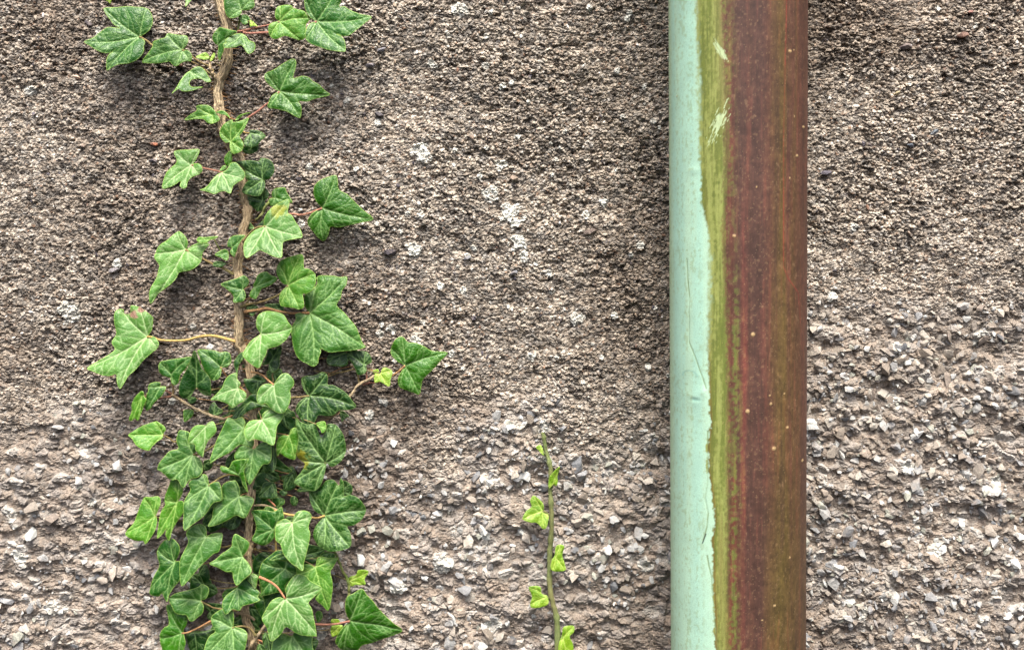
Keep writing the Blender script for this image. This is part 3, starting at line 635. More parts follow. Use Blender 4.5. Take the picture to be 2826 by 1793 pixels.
LEAVES = """Y 11.12 0 0|-324.9,265.1|-328.0,265.8 -321.9,265.8 -322.7,262.1 -323.9,259.4* -325.8,261.3 -327.7,262.8
L 12.68 0.3 0|-259.6,265.5|-261.9,264.8 -255.0,265.5 -258.1,261.0 -261.3,256.1* -261.7,260.2
M 14.24 0.35 -0.1|-299.8,232.9|-298.6,233.2 -293.2,236.6 -290.1,241.1 -289.4,246.4 -291.0,252.4 -295.1,256.5* -304.3,257.3 -310.3,257.7 -318.7,256.8 -328.7,256.2* -326.5,250.9 -322.8,246.0 -319.8,242.3 -315.3,239.6 -320.6,240.2 -325.2,239.8 -330.6,235.9 -336.0,231.3 -342.6,228.0* -337.0,224.2 -331.7,220.8 -327.1,218.9 -322.6,218.5 -319.5,220.0 -322.2,217.4 -323.8,212.5 -323.6,204.9* -319.7,206.8 -314.3,209.5 -306.7,210.2 -300.5,212.5 -296.6,216.3 -294.6,220.8 -295.1,224.6 -294.5,228.3 -296.4,231.0
G 20.48 0.25 0|-263.9,221.6|-262.8,221.6 -259.7,225.8 -258.9,229.5 -260.7,232.9* -266.4,233.3 -271.7,234.4 -276.2,234.6* -277.8,231.4 -283.1,229.9 -287.7,228.0 -288.1,224.3 -291.7,219.0 -297.1,212.3* -288.8,210.6 -281.2,210.4 -273.6,211.5 -271.3,209.3 -268.7,207.8* -264.5,210.0 -260.7,211.9 -256.5,212.3* -255.4,216.0 -257.1,219.4 -259.7,221.3
Y 14.24 0.3 0|-244.3,217.0|-253.9,216.3* -251.5,218.5 -246.9,220.4 -243.9,217.8 -244.3,214.7 -249.3,214.6
Y 15.02 0.3 0|-242.6,213.1|-240.6,219.9* -239.1,219.2 -239.5,216.1 -242.3,213.1 -243.0,215.4
G 20.48 0.5 -0.2|-258.1,204.4|-258.1,204.8 -253.9,207.8 -250.1,208.5 -246.3,205.5 -243.4,201.0 -240.8,196.5* -244.2,195.7 -248.0,198.0 -251.8,198.4 -255.6,197.2 -256.8,194.2 -254.2,191.2 -246.6,191.6* -253.4,188.2 -260.3,187.1 -264.8,189.0 -269.1,185.2* -266.3,191.2 -263.9,197.2 -260.8,202.5
B 25.16 0 0.2|-233.9,224.4|-232.9,238.0* -237.9,232.4 -238.4,228.7 -236.5,225.7 -233.9,223.5 -234.4,217.5 -233.0,211.5* -231.0,215.3 -229.1,219.8 -227.5,226.5 -224.4,230.2 -217.5,233.9* -222.8,235.8 -228.1,237.3
C 18.92 0.35 0|-240.8,169.9|-263.0,165.8* -258.7,170.3 -253.3,173.7 -254.0,177.1* -247.9,178.2 -242.6,177.1 -238.8,173.3 -237.4,171.1 -234.7,167.3 -235.2,165.0 -240.5,162.7* -244.3,163.5 -248.1,166.5 -255.0,166.5
B 20.48 0.3 0|-237.3,171.9|-237.7,172.0 -232.4,173.5 -227.8,170.9 -224.9,166.4* -228.6,169.0 -233.9,170.5
B 14.24 0.3 0|-222.9,166.9|-223.6,166.6 -220.1,170.4 -213.2,172.0 -210.5,171.6* -217.1,169.7 -221.7,166.3
G 17.36 0.2 0|-216.9,253.7|-216.5,253.2 -213.1,252.9 -209.3,253.7 -206.2,255.9 -206.2,260.0 -207.7,263.8* -212.9,266.0 -220.5,267.5* -228.1,266.0 -230.1,262.3 -230.5,257.1 -229.1,250.3 -226.9,247.3* -222.3,246.7 -218.5,248.1 -216.3,251.1
M 15.8 0.2 0|-212.0,245.4|-219.2,248.4* -215.8,250.2 -212.0,249.5 -210.1,246.1 -212.0,245.0 -211.7,243.1 -214.4,242.0* -217.4,243.9
Y 17.36 0.2 0|-209.8,244.7|-210.2,245.4 -207.5,244.3 -203.4,240.2* -207.2,240.6 -209.5,240.2
G 23.6 0.5 -0.2|-215.0,233.1|-227.2,227.5 -224.9,230.5 -220.3,233.1 -215.8,233.8 -212.0,232.0 -209.1,228.2 -205.3,226.7* -203.8,223.0 -205.0,218.5 -208.1,216.6* -210.7,218.5 -212.2,221.1 -214.8,223.7 -219.0,221.9 -223.5,221.1 -228.1,221.5* -228.4,224.5 -226.5,225.6
C 21.26 0.15 0|-185.5,243.4|-186.6,244.0 -188.5,245.8 -189.2,249.6 -188.0,254.0 -185.0,256.3* -176.7,256.6 -174.4,254.4* -169.9,252.9 -165.4,251.4 -162.4,247.3 -160.1,245.8* -164.0,241.3 -164.0,236.1 -164.8,230.1 -168.6,228.5* -174.7,230.1 -180.7,231.6 -185.3,229.8 -189.1,229.2 -192.9,231.6* -194.3,236.1 -193.5,240.6 -190.4,242.8
M 24.38 0.3 0|-155.3,243.2|-156.6,243.4 -160.4,246.0 -163.7,250.4 -165.2,256.4 -164.7,263.1* -158.7,264.6 -151.1,267.5 -139.8,269.0* -135.3,261.6 -137.3,254.9 -133.1,254.9 -128.6,251.9 -121.1,248.6 -111.3,246.0* -117.4,240.0 -123.5,234.8 -128.8,230.7 -134.1,230.3 -138.6,232.2 -134.9,230.3 -131.9,225.9 -131.2,218.4* -134.2,217.6 -144.0,218.8 -151.6,221.4 -159.1,224.4 -163.6,228.8* -163.5,235.6 -160.8,240.8 -158.1,242.3
B 17.36 0.15 0|-186.9,189.0|-188.0,189.2 -191.8,191.3 -197.1,196.2 -199.0,200.7 -197.8,203.7* -190.9,206.4 -184.0,211.2 -177.8,214.6 -174.0,214.3* -173.5,209.0 -175.7,199.9 -171.9,200.3 -168.1,201.1 -162.8,199.9 -159.8,196.9 -154.4,193.9 -149.9,189.4 -146.1,186.0* -153.0,184.1 -159.1,182.6 -164.5,180.3 -171.0,180.7 -169.1,177.3 -168.8,172.7 -170.0,167.4* -174.5,169.0 -180.6,172.4 -188.2,174.3 -195.8,175.8* -195.4,180.3 -192.7,185.6 -189.6,187.9
C 22.04 0.2 0|-225.6,148.4|-226.4,148.0 -229.8,147.6 -233.5,151.4 -234.6,156.7* -232.6,160.5 -229.6,163.5 -224.6,166.1* -223.5,164.2 -218.1,165.0 -211.6,167.6* -213.2,162.0 -215.6,156.7 -218.3,152.9 -216.1,148.8 -215.0,145.4 -216.2,141.6* -219.3,139.3 -223.8,138.7* -225.7,142.3 -226.4,146.1
D 15.8 0.3 -0.3|-210.9,155.8|-211.2,158.4 -203.6,157.7 -199.4,153.5* -202.9,149.7 -205.2,146.3 -209.9,144.0* -215.6,146.3* -215.1,151.2 -212.0,155.0
D 8.78 0 0|-212.1,145.7|-216.7,146.5 -206.7,147.3 -207.5,141.9 -213.8,139.6* -219.1,141.9
L 15.8 0.35 0|-259.1,130.3|-257.6,131.6 -255.2,135.2 -253.0,142.9* -261.2,142.7 -268.1,142.5 -272.7,141.7* -273.2,139.1 -271.3,135.2 -271.4,131.8 -276.8,126.9 -279.6,121.5 -280.9,111.6* -275.5,111.8 -270.9,113.9 -266.6,116.9 -266.7,113.1 -264.0,110.8* -261.3,112.4 -260.9,116.2 -257.8,120.0 -252.3,122.7* -249.8,125.3 -250.3,129.1 -253.0,131.4 -256.0,131.6
B 18.92 0 0|-226.4,141.5|-226.4,141.8 -225.3,137.3 -225.8,132.7 -229.3,128.9* -231.9,132.7 -231.1,137.3
B 17.36 0 0|-230.8,129.4|-235.8,125.6* -233.5,129.4 -230.4,129.8 -231.2,126.8 -234.3,125.2
L 25.16 0.6 0|-232.8,123.2|-233.2,123.6 -229.4,125.5 -227.1,128.5 -226.3,131.1* -221.7,131.9 -217.2,127.7 -213.8,123.2 -214.7,118.7* -219.6,114.9 -222.3,111.9 -223.6,106.6* -227.3,108.1 -231.1,108.1 -235.7,106.2* -239.5,107.0 -242.6,108.1 -248.6,109.6* -244.8,111.1 -241.7,114.1 -240.1,117.2 -236.3,121.7
D 20.48 0.1 0.2|-200.8,118.6|-199.7,117.8 -195.5,118.6 -191.6,122.8 -190.8,128.1 -193.7,133.4 -199.1,135.5* -202.1,135.3 -204.1,133.0 -211.3,133.8 -222.7,132.6* -219.0,129.6 -215.6,125.8 -214.9,119.7 -213.0,117.8 -216.1,113.6 -217.4,108.3* -211.7,106.0 -204.0,104.9* -200.9,107.6 -198.6,112.1 -198.9,116.7
D 14.24 -0.1 0|-202.3,101.7|-220.7,108.6* -217.6,107.1 -211.5,105.6 -204.6,105.6 -200.6,111.7* -197.2,108.6 -197.7,104.0 -200.4,101.3 -199.7,97.1 -202.4,94.5 -207.0,92.9* -209.3,95.6 -214.6,98.7 -219.2,103.3 -221.1,107.1
B 15.02 0.1 0|-192.1,104.0|-194.0,104.4 -194.8,107.8 -192.0,111.6* -184.3,112.3 -182.8,109.3 -179.8,104.0 -177.8,100.2* -182.2,100.2 -189.9,99.4 -194.5,97.1* -197.6,99.4 -196.7,103.2 -192.9,104.0
L 28.28 0.5 0|-197.5,80.5|-199.0,80.9 -198.5,86.6 -195.4,92.6 -190.8,97.1 -185.5,100.2 -179.4,102.6* -178.5,97.9 -179.5,91.9 -175.7,89.2 -172.8,84.3 -169.0,79.0 -166.7,72.2* -172.1,70.7 -181.3,68.4 -182.1,63.1 -182.2,55.9* -189.0,57.0 -195.1,59.7 -200.0,61.6 -204.2,58.5 -209.9,55.6* -212.5,61.6 -212.8,67.6 -210.1,72.9 -205.5,77.5 -200.9,79.8
D 12.68 0 0|-208.8,79.3|-217.2,80.1* -214.1,85.1 -211.8,83.1 -208.8,79.3 -205.6,83.1 -201.7,87.0* -202.6,80.8 -208.0,78.5 -213.4,78.5
B 15.8 0 0|-153.7,95.7|-154.9,96.5 -158.3,100.7 -160.5,106.8 -160.1,112.9 -156.2,117.5 -150.0,120.5 -142.7,122.2* -140.9,117.5 -140.5,112.1 -138.6,109.5 -133.3,106.8 -127.9,101.4 -121.1,94.6 -112.7,86.9* -123.5,83.8 -132.7,81.5 -140.4,80.0 -146.6,80.6 -148.1,76.9 -149.7,72.3 -153.2,69.1* -157.4,71.6 -160.5,75.4 -163.5,79.2 -165.9,83.1* -165.3,86.9 -161.8,91.5 -157.2,94.6
M 22.04 0.1 0|-225.7,63.9|-226.1,63.5 -229.2,64.6 -229.3,68.4 -226.8,72.3* -222.1,73.8 -215.3,73.6* -218.4,69.2 -220.7,64.6 -223.1,57.8 -224.3,56.1* -226.6,58.5 -227.3,60.8
B 17.36 0.2 0|-230.2,59.4|-240.6,57.9* -235.5,61.7 -231.7,62.5 -229.8,59.8 -229.5,55.2 -231.4,53.3* -234.9,55.2
D 15.8 0.1 0|-233.0,51.0|-243.0,49.8* -239.9,52.9 -232.2,51.3 -235.3,48.3 -240.0,47.9
C 18.92 0.3 0|-241.2,70.9|-255.4,69.8* -253.4,72.4 -248.0,72.2 -238.1,73.1* -239.6,71.1 -244.2,69.8 -246.6,67.6 -252.7,67.9
L 15.8 0.3 -0.1|-265.2,62.1|-264.0,62.9 -263.1,67.5 -265.0,72.9 -269.5,76.7 -271.8,76.7* -275.7,73.6 -279.6,69.8 -285.9,65.2 -288.9,59.0* -288.8,55.2 -285.0,49.8 -285.5,45.2 -287.1,39.0 -291.1,31.3 -292.0,25.1 -291.0,18.6* -287.4,22.8 -284.2,27.5 -275.7,33.6 -270.9,39.0 -268.5,43.6 -260.8,45.2 -255.4,48.3 -252.2,52.9* -250.9,59.8 -246.6,66.7* -253.5,67.9 -258.9,66.0 -263.2,63.3
M 22.04 0.2 0|-218.0,29.8|-217.0,30.2 -213.5,33.3 -212.3,37.1 -214.9,40.5 -217.6,41.3* -222.6,39.0 -228.8,37.1 -235.0,34.4* -231.2,31.0 -226.6,27.1 -224.8,24.1 -224.8,19.8* -219.8,19.8 -216.4,21.0* -214.8,24.8 -215.9,28.7
B 18.92 0.2 0|-208.1,31.6|-209.2,32.4 -210.0,33.2 -208.0,37.0 -206.4,41.2 -203.3,43.5 -198.7,44.3* -194.9,41.6 -189.9,39.3* -192.6,35.5 -197.3,32.4 -202.7,30.5 -204.7,27.0 -207.4,22.3* -210.5,23.2 -212.4,24.7 -212.0,27.8
C 23.6 0.2 0.1|-180.6,33.3|-181.4,33.7 -184.8,34.8 -188.6,39.4 -190.1,45.5 -188.5,50.9* -183.8,54.7 -176.9,57.0 -169.7,58.4* -167.8,55.5 -167.5,47.8 -163.3,46.7 -158.7,42.9* -157.6,37.9 -158.1,34.1 -160.4,29.5 -165.0,26.8 -168.1,26.4 -167.4,21.8 -167.0,16.5 -170.5,14.2* -175.1,15.3 -182.8,16.1 -186.9,18.0* -187.3,24.9 -185.7,28.7 -182.6,31.8
G 17.36 0.25 0|-164.7,10.9|-165.5,11.6 -168.1,15.5 -168.8,24.8 -163.8,28.6 -159.1,34.0 -158.6,40.6* -146.7,41.1 -139.8,39.8 -134.8,40.2* -134.8,34.0 -138.3,28.6 -139.1,23.2 -142.3,17.1 -136.9,11.6 -131.6,5.5 -127.0,0.1 -124.0,-6.9 -121.7,-13.1 -119.4,-17.0* -128.7,-19.3 -139.5,-20.1 -147.3,-20.7 -153.4,-18.1 -155.0,-17.7 -154.2,-20.1 -156.2,-25.5 -156.6,-29.4 -160.5,-32.1* -165.9,-29.8 -172.0,-26.3 -175.8,-20.1 -178.1,-10.8 -179.5,-3.0* -177.9,1.6 -175.6,5.5 -175.9,10.1 -170.1,11.3
L 26.72 0.35 0|-202.3,-5.9|-203.1,-5.1 -205.7,-0.9 -206.4,4.5 -204.4,9.8 -199.0,12.5* -191.4,12.1 -184.5,9.8 -180.8,4.5 -177.4,-0.9* -179.4,-6.3 -182.5,-10.9 -188.7,-15.5 -195.9,-17.4 -197.1,-21.6 -199.5,-26.2 -202.6,-32.4* -207.2,-30.4 -215.9,-23.1* -214.7,-17.8 -210.0,-10.9 -204.6,-7.0
D 15.8 0.2 -0.2|-198.3,-30.7|-198.2,-18.3 -193.9,-18.6 -188.4,-15.5* -188.1,-20.2 -189.7,-26.4 -190.2,-33.4 -194.9,-38.1* -198.4,-35.0 -198.7,-31.1 -203.4,-31.9* -201.0,-26.4
D 17.36 0.1 0|-223.6,-34.8|-226.6,-31.7 -226.2,-27.8 -222.2,-22.4 -218.0,-20.8* -217.2,-24.7 -221.6,-30.2 -223.2,-34.8 -224.1,-42.6* -225.5,-35.6
D 8 0 0|-220.6,-32.6|-221.3,-31.8 -212.8,-33.4* -215.2,-38.9 -220.6,-37.3
D 14.24 0 0|-215.5,15.4|-217.0,16.9 -211.6,17.7 -206.6,15.4* -208.5,11.5 -211.7,8.0* -214.7,10.7
D 11.12 0 0|-189.8,13.7|-202.2,16.8* -194.4,18.3 -188.2,17.5 -186.7,12.1 -192.9,11.3
D 12.68 0.1 0|-135.2,-21.6|-151.5,-27.5* -149.5,-22.8 -143.3,-20.5 -137.1,-20.5 -134.8,-23.6 -134.1,-30.6 -138.0,-32.9 -144.2,-32.5 -149.6,-31.4
D 15.02 0.2 0|-121.0,-31.5|-137.5,-21.0* -129.0,-19.9 -119.7,-21.0* -115.9,-24.1 -114.7,-29.6* -119.0,-31.9 -118.7,-36.6 -121.4,-39.3* -126.1,-39.7 -128.3,-34.3 -132.2,-28.8 -136.8,-24.9
Y 12.68 0.2 0|-109.6,-38.4|-114.3,-36.8* -110.0,-35.3 -108.9,-37.6 -110.0,-38.8 -113.1,-38.8
Y 15.8 0.3 0|-107.7,-38.5|-112.0,-38.9* -107.8,-38.9 -106.2,-35.0 -103.5,-33.8* -97.7,-36.9* -98.9,-43.5 -100.1,-49.0* -107.0,-45.5 -109.7,-45.9 -112.2,-45.5*
B 15.8 0 0|-87.3,-32.3|-88.4,-31.8 -93.8,-28.7 -98.4,-23.6 -98.8,-18.2* -95.3,-11.2 -89.8,-8.3* -84.4,-13.1 -78.3,-13.5 -71.3,-16.6 -65.1,-20.1 -52.8,-21.7* -58.2,-28.3 -63.6,-34.5 -72.2,-43.1 -73.8,-48.5 -75.8,-55.9* -81.6,-54.0 -88.5,-51.6 -92.4,-49.3* -93.3,-43.8 -91.6,-39.2 -88.4,-33.7
D 18.92 0.1 0|-165.3,-56.6|-166.7,-56.2 -170.1,-51.1 -171.6,-46.5 -171.2,-42.2* -167.3,-40.3 -160.3,-39.5 -154.9,-37.2 -151.0,-38.7* -149.9,-42.6 -150.0,-47.3 -145.7,-47.6 -139.6,-50.4 -134.2,-54.3 -130.4,-58.9 -126.5,-64.8* -132.0,-67.5 -140.5,-68.3 -145.2,-72.1 -150.6,-72.9 -156.8,-72.1 -159.1,-75.3 -161.5,-79.2 -165.4,-80.3* -169.2,-78.4 -172.3,-74.5 -176.1,-69.0* -174.9,-63.6 -171.4,-59.7 -167.5,-57.4
D 11.12 0.1 0|-140.8,-71.2|-141.6,-70.9 -138.5,-70.1 -133.9,-74.0* -137.0,-75.6 -139.4,-78.7* -140.9,-75.6
L 17.36 0.35 -0.1|-297.0,-8.5|-296.0,-7.6 -293.2,-2.6 -292.3,5.1 -294.1,9.0 -303.3,15.2* -310.2,16.7 -311.1,10.5 -315.7,9.8 -316.4,13.2 -319.5,14.0* -323.0,11.3 -323.2,2.8 -321.4,-5.7 -324.7,-12.7 -321.5,-18.2 -327.0,-23.2 -334.9,-27.9 -342.2,-33.0* -336.6,-35.6 -328.9,-38.7 -322.7,-39.1 -318.4,-37.9 -317.4,-43.4 -315.2,-49.2* -312.0,-45.7 -308.8,-39.5 -303.3,-34.1 -297.7,-27.1 -292.2,-21.7 -288.3,-17.8* -287.1,-13.9 -289.7,-9.6 -293.5,-7.7
M 20.48 0 0|-277.0,-39.2|-278.6,-41.5 -284.7,-39.2 -286.9,-35.3 -286.1,-29.1* -279.9,-27.2 -269.0,-25.6 -260.2,-24.9* -263.8,-33.0 -269.3,-39.2 -270.9,-45.4 -274.0,-47.9* -276.7,-46.2 -277.8,-42.3
D 25.16 -0.1 0|-255.5,-49.9|-256.6,-50.3 -260.6,-56.5 -265.2,-58.4* -269.0,-54.9 -269.3,-48.7 -267.3,-42.6 -264.9,-37.9 -261.0,-31.8 -257.8,-24.1 -254.6,-18.7* -252.4,-26.4 -250.2,-33.3 -244.2,-41.4 -243.2,-48.7 -243.7,-54.9 -245.2,-56.1* -249.8,-54.9 -254.4,-51.0
M 20.48 0.15 0|-236.8,-33.0|-235.6,-33.4 -231.4,-33.0 -228.2,-28.3* -229.3,-22.2 -232.7,-20.5* -237.4,-21.0 -242.7,-19.5 -255.8,-19.1* -253.6,-26.0 -251.4,-33.0 -246.2,-40.7 -243.9,-43.8* -239.2,-43.1 -236.5,-40.0 -236.0,-35.3
M 18.92 0.2 0|-286.5,-49.4|-296.9,-49.4* -294.5,-46.3 -289.1,-45.2 -286.0,-46.3 -286.5,-48.7 -282.2,-49.0* -282.3,-51.8 -285.5,-57.2 -291.0,-61.9 -294.1,-66.5 -298.0,-68.7* -299.1,-65.0 -298.3,-60.3 -297.8,-55.7 -296.2,-52.5
C 22.82 0.1 0.3|-300.5,-56.3|-300.4,-52.1 -298.5,-53.6 -298.9,-56.0 -296.3,-58.7 -297.5,-62.2 -299.9,-67.6 -303.2,-75.3 -304.7,-76.5* -307.0,-75.0 -309.7,-76.9* -312.0,-75.7 -309.6,-68.4 -309.9,-63.7 -306.7,-57.5 -302.7,-53.6
B 11.12 0.1 0|-263.8,-69.9|-270.0,-69.9 -266.9,-68.7 -262.2,-69.5 -261.9,-73.1 -264.6,-76.2 -269.4,-79.3* -270.1,-75.4
D 15.8 0 0|-243.9,-72.4|-248.2,-70.1 -246.9,-64.6 -243.8,-62.3* -240.7,-66.2 -236.5,-69.3* -240.1,-73.2 -244.7,-73.2
D 11.12 0 0|-261.3,-59.3|-266.7,-60.5* -263.6,-58.1 -258.9,-59.7 -260.5,-62.9 -264.4,-64.0
L 28.28 0.4 0|-221.4,-49.5|-220.2,-48.8 -219.0,-45.3 -222.0,-42.2 -222.7,-37.2* -228.9,-39.2 -232.4,-43.8 -234.0,-48.4 -238.3,-53.8 -242.9,-58.4* -235.3,-59.2 -229.2,-61.5 -224.6,-64.6* -220.0,-61.9 -215.4,-59.2* -213.8,-54.5 -216.0,-51.5 -219.5,-49.9
L 29.84 0.35 0|-191.9,-46.4|-192.6,-46.2 -196.8,-45.3 -201.4,-46.8 -204.5,-51.4 -205.0,-59.1* -201.6,-61.8 -197.4,-61.0 -194.0,-64.5 -190.2,-67.2 -184.1,-68.7* -180.2,-65.3 -177.9,-59.1 -177.8,-53.7 -178.5,-50.7 -175.8,-46.8 -176.1,-42.2 -180.7,-37.6* -185.3,-37.6 -189.1,-41.4 -191.5,-45.3
D 17.36 0 0|-207.1,-44.3|-218.6,-42.8* -214.0,-42.8 -207.8,-39.7 -200.9,-44.3* -204.0,-47.4 -206.4,-52.1 -209.5,-56.4* -214.9,-52.9 -217.9,-46.7
D 18.92 0.2 0|-212.8,-61.1|-227.7,-74.3* -225.3,-68.1 -219.0,-61.9 -212.8,-55.7 -208.1,-55.7 -205.1,-61.9 -197.4,-66.2* -205.1,-65.8 -214.5,-68.9 -220.7,-73.6 -225.0,-77.4*
G 25.16 0.3 -0.15|-217.9,-82.4|-217.1,-81.2 -216.3,-78.1 -219.3,-73.5* -225.5,-75.0 -230.1,-73.5* -233.3,-79.7 -235.7,-85.1 -238.8,-92.1 -241.3,-99.8 -242.9,-108.8* -236.7,-105.3 -228.2,-101.4 -219.6,-95.2 -212.0,-97.5* -209.6,-96.7 -208.8,-92.1 -211.9,-90.5 -215.7,-86.6
L 32.96 0.5 0|-201.6,-74.3|-202.3,-74.3 -207.7,-74.3 -212.3,-76.2 -214.6,-81.6* -213.2,-87.0 -210.2,-90.5* -206.3,-88.9 -198.0,-90.8 -190.4,-93.5* -188.8,-87.0 -188.3,-79.3 -184.8,-73.9 -184.0,-69.3* -187.8,-67.0 -192.3,-65.1* -197.7,-67.0 -200.8,-70.1 -201.2,-73.5
L 31.4 0.2 0|-247.5,-80.7|-247.1,-79.1 -244.0,-76.5 -240.9,-76.1* -238.3,-80.3 -238.4,-84.9 -244.2,-91.1 -247.4,-98.0 -249.0,-104.2* -254.3,-98.8 -255.3,-94.2 -260.3,-93.8* -260.2,-88.8 -258.6,-82.6 -253.9,-78.8 -248.6,-78.8
C 18.92 0.4 0|-285.2,-88.8|-284.8,-87.6 -282.8,-84.5 -284.3,-81.3 -288.9,-78.2 -291.6,-77.8* -298.2,-79.8 -303.7,-82.1 -308.4,-85.2 -312.7,-88.4* -309.3,-91.5 -305.5,-96.2 -300.2,-99.3 -294.8,-100.5* -292.8,-97.7 -289.2,-93.8 -285.3,-91.1
G 25.16 0.25 0|-259.0,-103.7|-258.3,-102.9 -255.9,-99.8 -257.4,-95.2 -262.0,-94.4 -261.9,-86.6 -265.7,-84.7* -270.3,-84.3 -272.3,-89.0 -272.4,-93.6 -270.9,-98.7 -277.5,-100.6 -281.4,-104.5 -286.1,-110.7 -287.4,-115.4* -285.9,-116.2 -281.7,-119.0 -276.3,-123.7* -270.9,-123.3 -267.2,-128.4 -264.9,-129.6* -262.5,-125.3 -258.6,-122.5 -253.9,-121.4 -250.8,-117.5* -251.1,-111.3 -253.7,-106.6 -257.9,-104.5
D 12.68 0 0|-253.1,-113.7|-253.9,-112.1 -249.9,-109.8 -246.1,-111.3* -247.7,-117.6 -253.2,-119.2*
G 29.84 0.35 0.1|-209.0,-98.4|-209.7,-98.1 -216.6,-95.0 -221.2,-96.9 -224.3,-101.5* -224.0,-106.2 -219.8,-107.3 -213.7,-106.6 -216.1,-112.4 -216.1,-117.0 -212.0,-125.5* -209.7,-125.2 -205.4,-118.6 -200.7,-110.8 -196.1,-110.0 -193.7,-105.4* -194.0,-99.2 -195.1,-93.8* -199.7,-92.3 -205.1,-95.3 -207.8,-98.1
D 20.48 0 0|-194.7,-99.2|-201.8,-111.7 -198.6,-99.2 -196.2,-96.1 -192.4,-102.3* -192.2,-112.5 -194.2,-118.3* -197.2,-115.6
B 37.64 -0.1 0.1|-219.4,-117.9|-234.5,-111.7* -230.3,-111.7 -227.3,-112.5 -224.2,-107.1 -218.8,-105.6 -211.2,-104.8* -212.8,-109.4 -214.7,-114.8 -213.7,-123.3 -212.3,-132.5* -216.1,-127.1 -218.3,-121.0 -221.3,-118.3 -229.6,-117.1 -233.4,-115.6
C 26.72 0.1 0|-180.7,-88.1|-181.1,-87.7 -185.7,-87.7 -189.5,-90.4 -191.1,-95.9 -190.5,-104.4* -187.8,-102.8 -182.8,-105.5 -175.9,-107.5* -174.7,-102.1 -173.5,-95.9 -173.0,-88.9 -174.1,-82.7 -176.4,-81.5* -179.5,-83.5
K 31.4 0.05 0.05|-150.6,-109.8|-149.8,-109.8 -146.8,-112.1 -142.9,-111.7 -137.5,-107.4 -134.0,-99.7* -134.7,-91.2 -136.6,-85.1 -141.9,-78.9* -148.7,-78.1 -150.3,-83.5 -153.8,-88.9 -157.2,-80.5 -158.7,-77.4 -164.8,-78.1 -170.9,-75.8 -174.3,-73.5* -174.0,-80.5 -172.5,-88.2 -173.0,-95.9 -173.9,-103.6 -171.2,-107.4* -167.4,-110.5 -169.8,-116.0 -176.0,-124.5* -171.4,-128.3 -164.6,-131.4 -159.2,-132.2* -154.6,-127.6 -152.2,-121.4 -150.6,-114.4
C 35.3 0.2 0|-156.5,-78.0|-157.3,-77.6 -155.0,-75.7 -150.4,-75.3* -148.9,-80.7* -152.0,-84.9 -154.3,-81.4
D 14.24 0 0|-187.1,-73.6|-190.2,-76.7 -187.1,-72.0 -179.3,-69.7* -177.0,-75.1 -177.9,-83.0 -183.3,-84.9*
D 12.68 0 0|-180.9,-122.5|-188.8,-131.2 -186.4,-124.1 -180.1,-120.2 -177.8,-127.3 -178.7,-132.8* -183.4,-136.0 -187.3,-135.2*
D 14.24 0.1 0|-197.1,-130.1|-207.8,-140.8* -206.1,-134.1 -204.1,-128.9 -196.3,-128.5 -193.3,-134.9 -194.5,-141.2*
D 11.12 0 0|-189.2,-135.9|-192.3,-137.8 -188.4,-134.7 -185.3,-137.8* -188.5,-140.6
D 11.9 0 0|-175.7,-136.1|-177.3,-136.9 -174.1,-133.7 -167.9,-135.3* -167.1,-136.9
D 11.12 0 0|-179.8,-141.4|-183.0,-142.6 -179.8,-140.6 -176.7,-144.2 -178.4,-148.9* -182.3,-148.1
D 17.36 0 0|-228.0,-104.4|-234.4,-114.6 -233.5,-108.3 -227.2,-102.8 -224.2,-106.8 -228.1,-112.2 -231.3,-116.2*
C 18.92 0.25 0.1|-293.0,-155.9|-291.9,-154.7 -288.6,-147.7 -288.1,-142.2 -290.8,-139.7* -297.0,-140.2 -302.5,-141.0* -305.7,-148.5 -308.2,-155.5 -310.7,-161.8 -317.2,-169.7* -312.4,-173.7 -307.0,-175.6 -301.6,-175.4 -300.1,-178.0* -296.1,-173.7 -292.1,-167.3 -290.8,-160.3 -291.5,-156.7
C 23.6 0.05 0.2|-273.4,-143.5|-272.1,-142.0 -268.1,-135.7 -268.0,-130.3 -271.4,-124.0* -277.6,-124.8 -279.2,-128.7 -282.4,-135.7 -284.1,-142.0* -283.4,-145.9 -286.5,-150.6 -288.2,-157.6 -289.6,-172.1* -285.3,-169.4 -282.1,-165.5 -282.2,-170.2 -279.2,-174.1* -276.7,-165.5 -271.9,-157.6 -268.0,-152.2 -266.7,-145.1 -268.6,-141.6 -271.7,-142.4
G 29.84 0.3 0|-245.9,-128.6|-245.1,-127.1 -245.9,-124.4 -247.0,-120.5 -250.4,-119.3* -257.3,-122.1 -262.0,-126.7 -260.2,-131.4 -263.0,-136.8 -265.1,-142.2* -264.3,-150.0 -264.0,-156.2 -262.2,-162.1* -256.4,-157.8 -248.6,-152.3 -244.7,-147.7 -240.7,-141.5 -234.6,-139.9* -234.5,-132.9 -236.7,-125.9 -240.5,-125.2
G 26.72 0.3 0|-222.2,-137.8|-221.0,-137.0 -221.3,-132.0 -223.6,-126.5 -225.9,-125.0* -231.3,-125.8 -235.9,-129.3 -235.6,-135.1 -235.7,-140.5 -240.8,-143.7 -242.4,-149.1 -243.2,-154.6 -245.7,-160.8* -237.1,-159.3 -228.6,-155.4 -223.2,-152.6 -216.2,-154.6* -212.3,-148.3 -209.5,-140.5* -214.5,-137.4 -219.9,-137.4
M 23.6 0 0|-195.0,-165.9|-213.0,-150.6* -205.2,-149.4 -199.1,-149.8 -193.6,-150.6 -188.2,-147.1* -186.7,-151.4 -186.0,-156.5 -190.6,-159.2 -193.0,-163.1 -193.9,-168.6 -194.7,-173.3 -201.7,-178.8* -207.9,-177.2 -212.5,-174.1* -210.1,-168.6 -208.9,-163.1 -210.7,-156.1
M 18.92 0 0|-199.2,-151.6|-203.1,-151.6 -201.5,-147.7* -196.9,-148.5 -194.6,-152.4
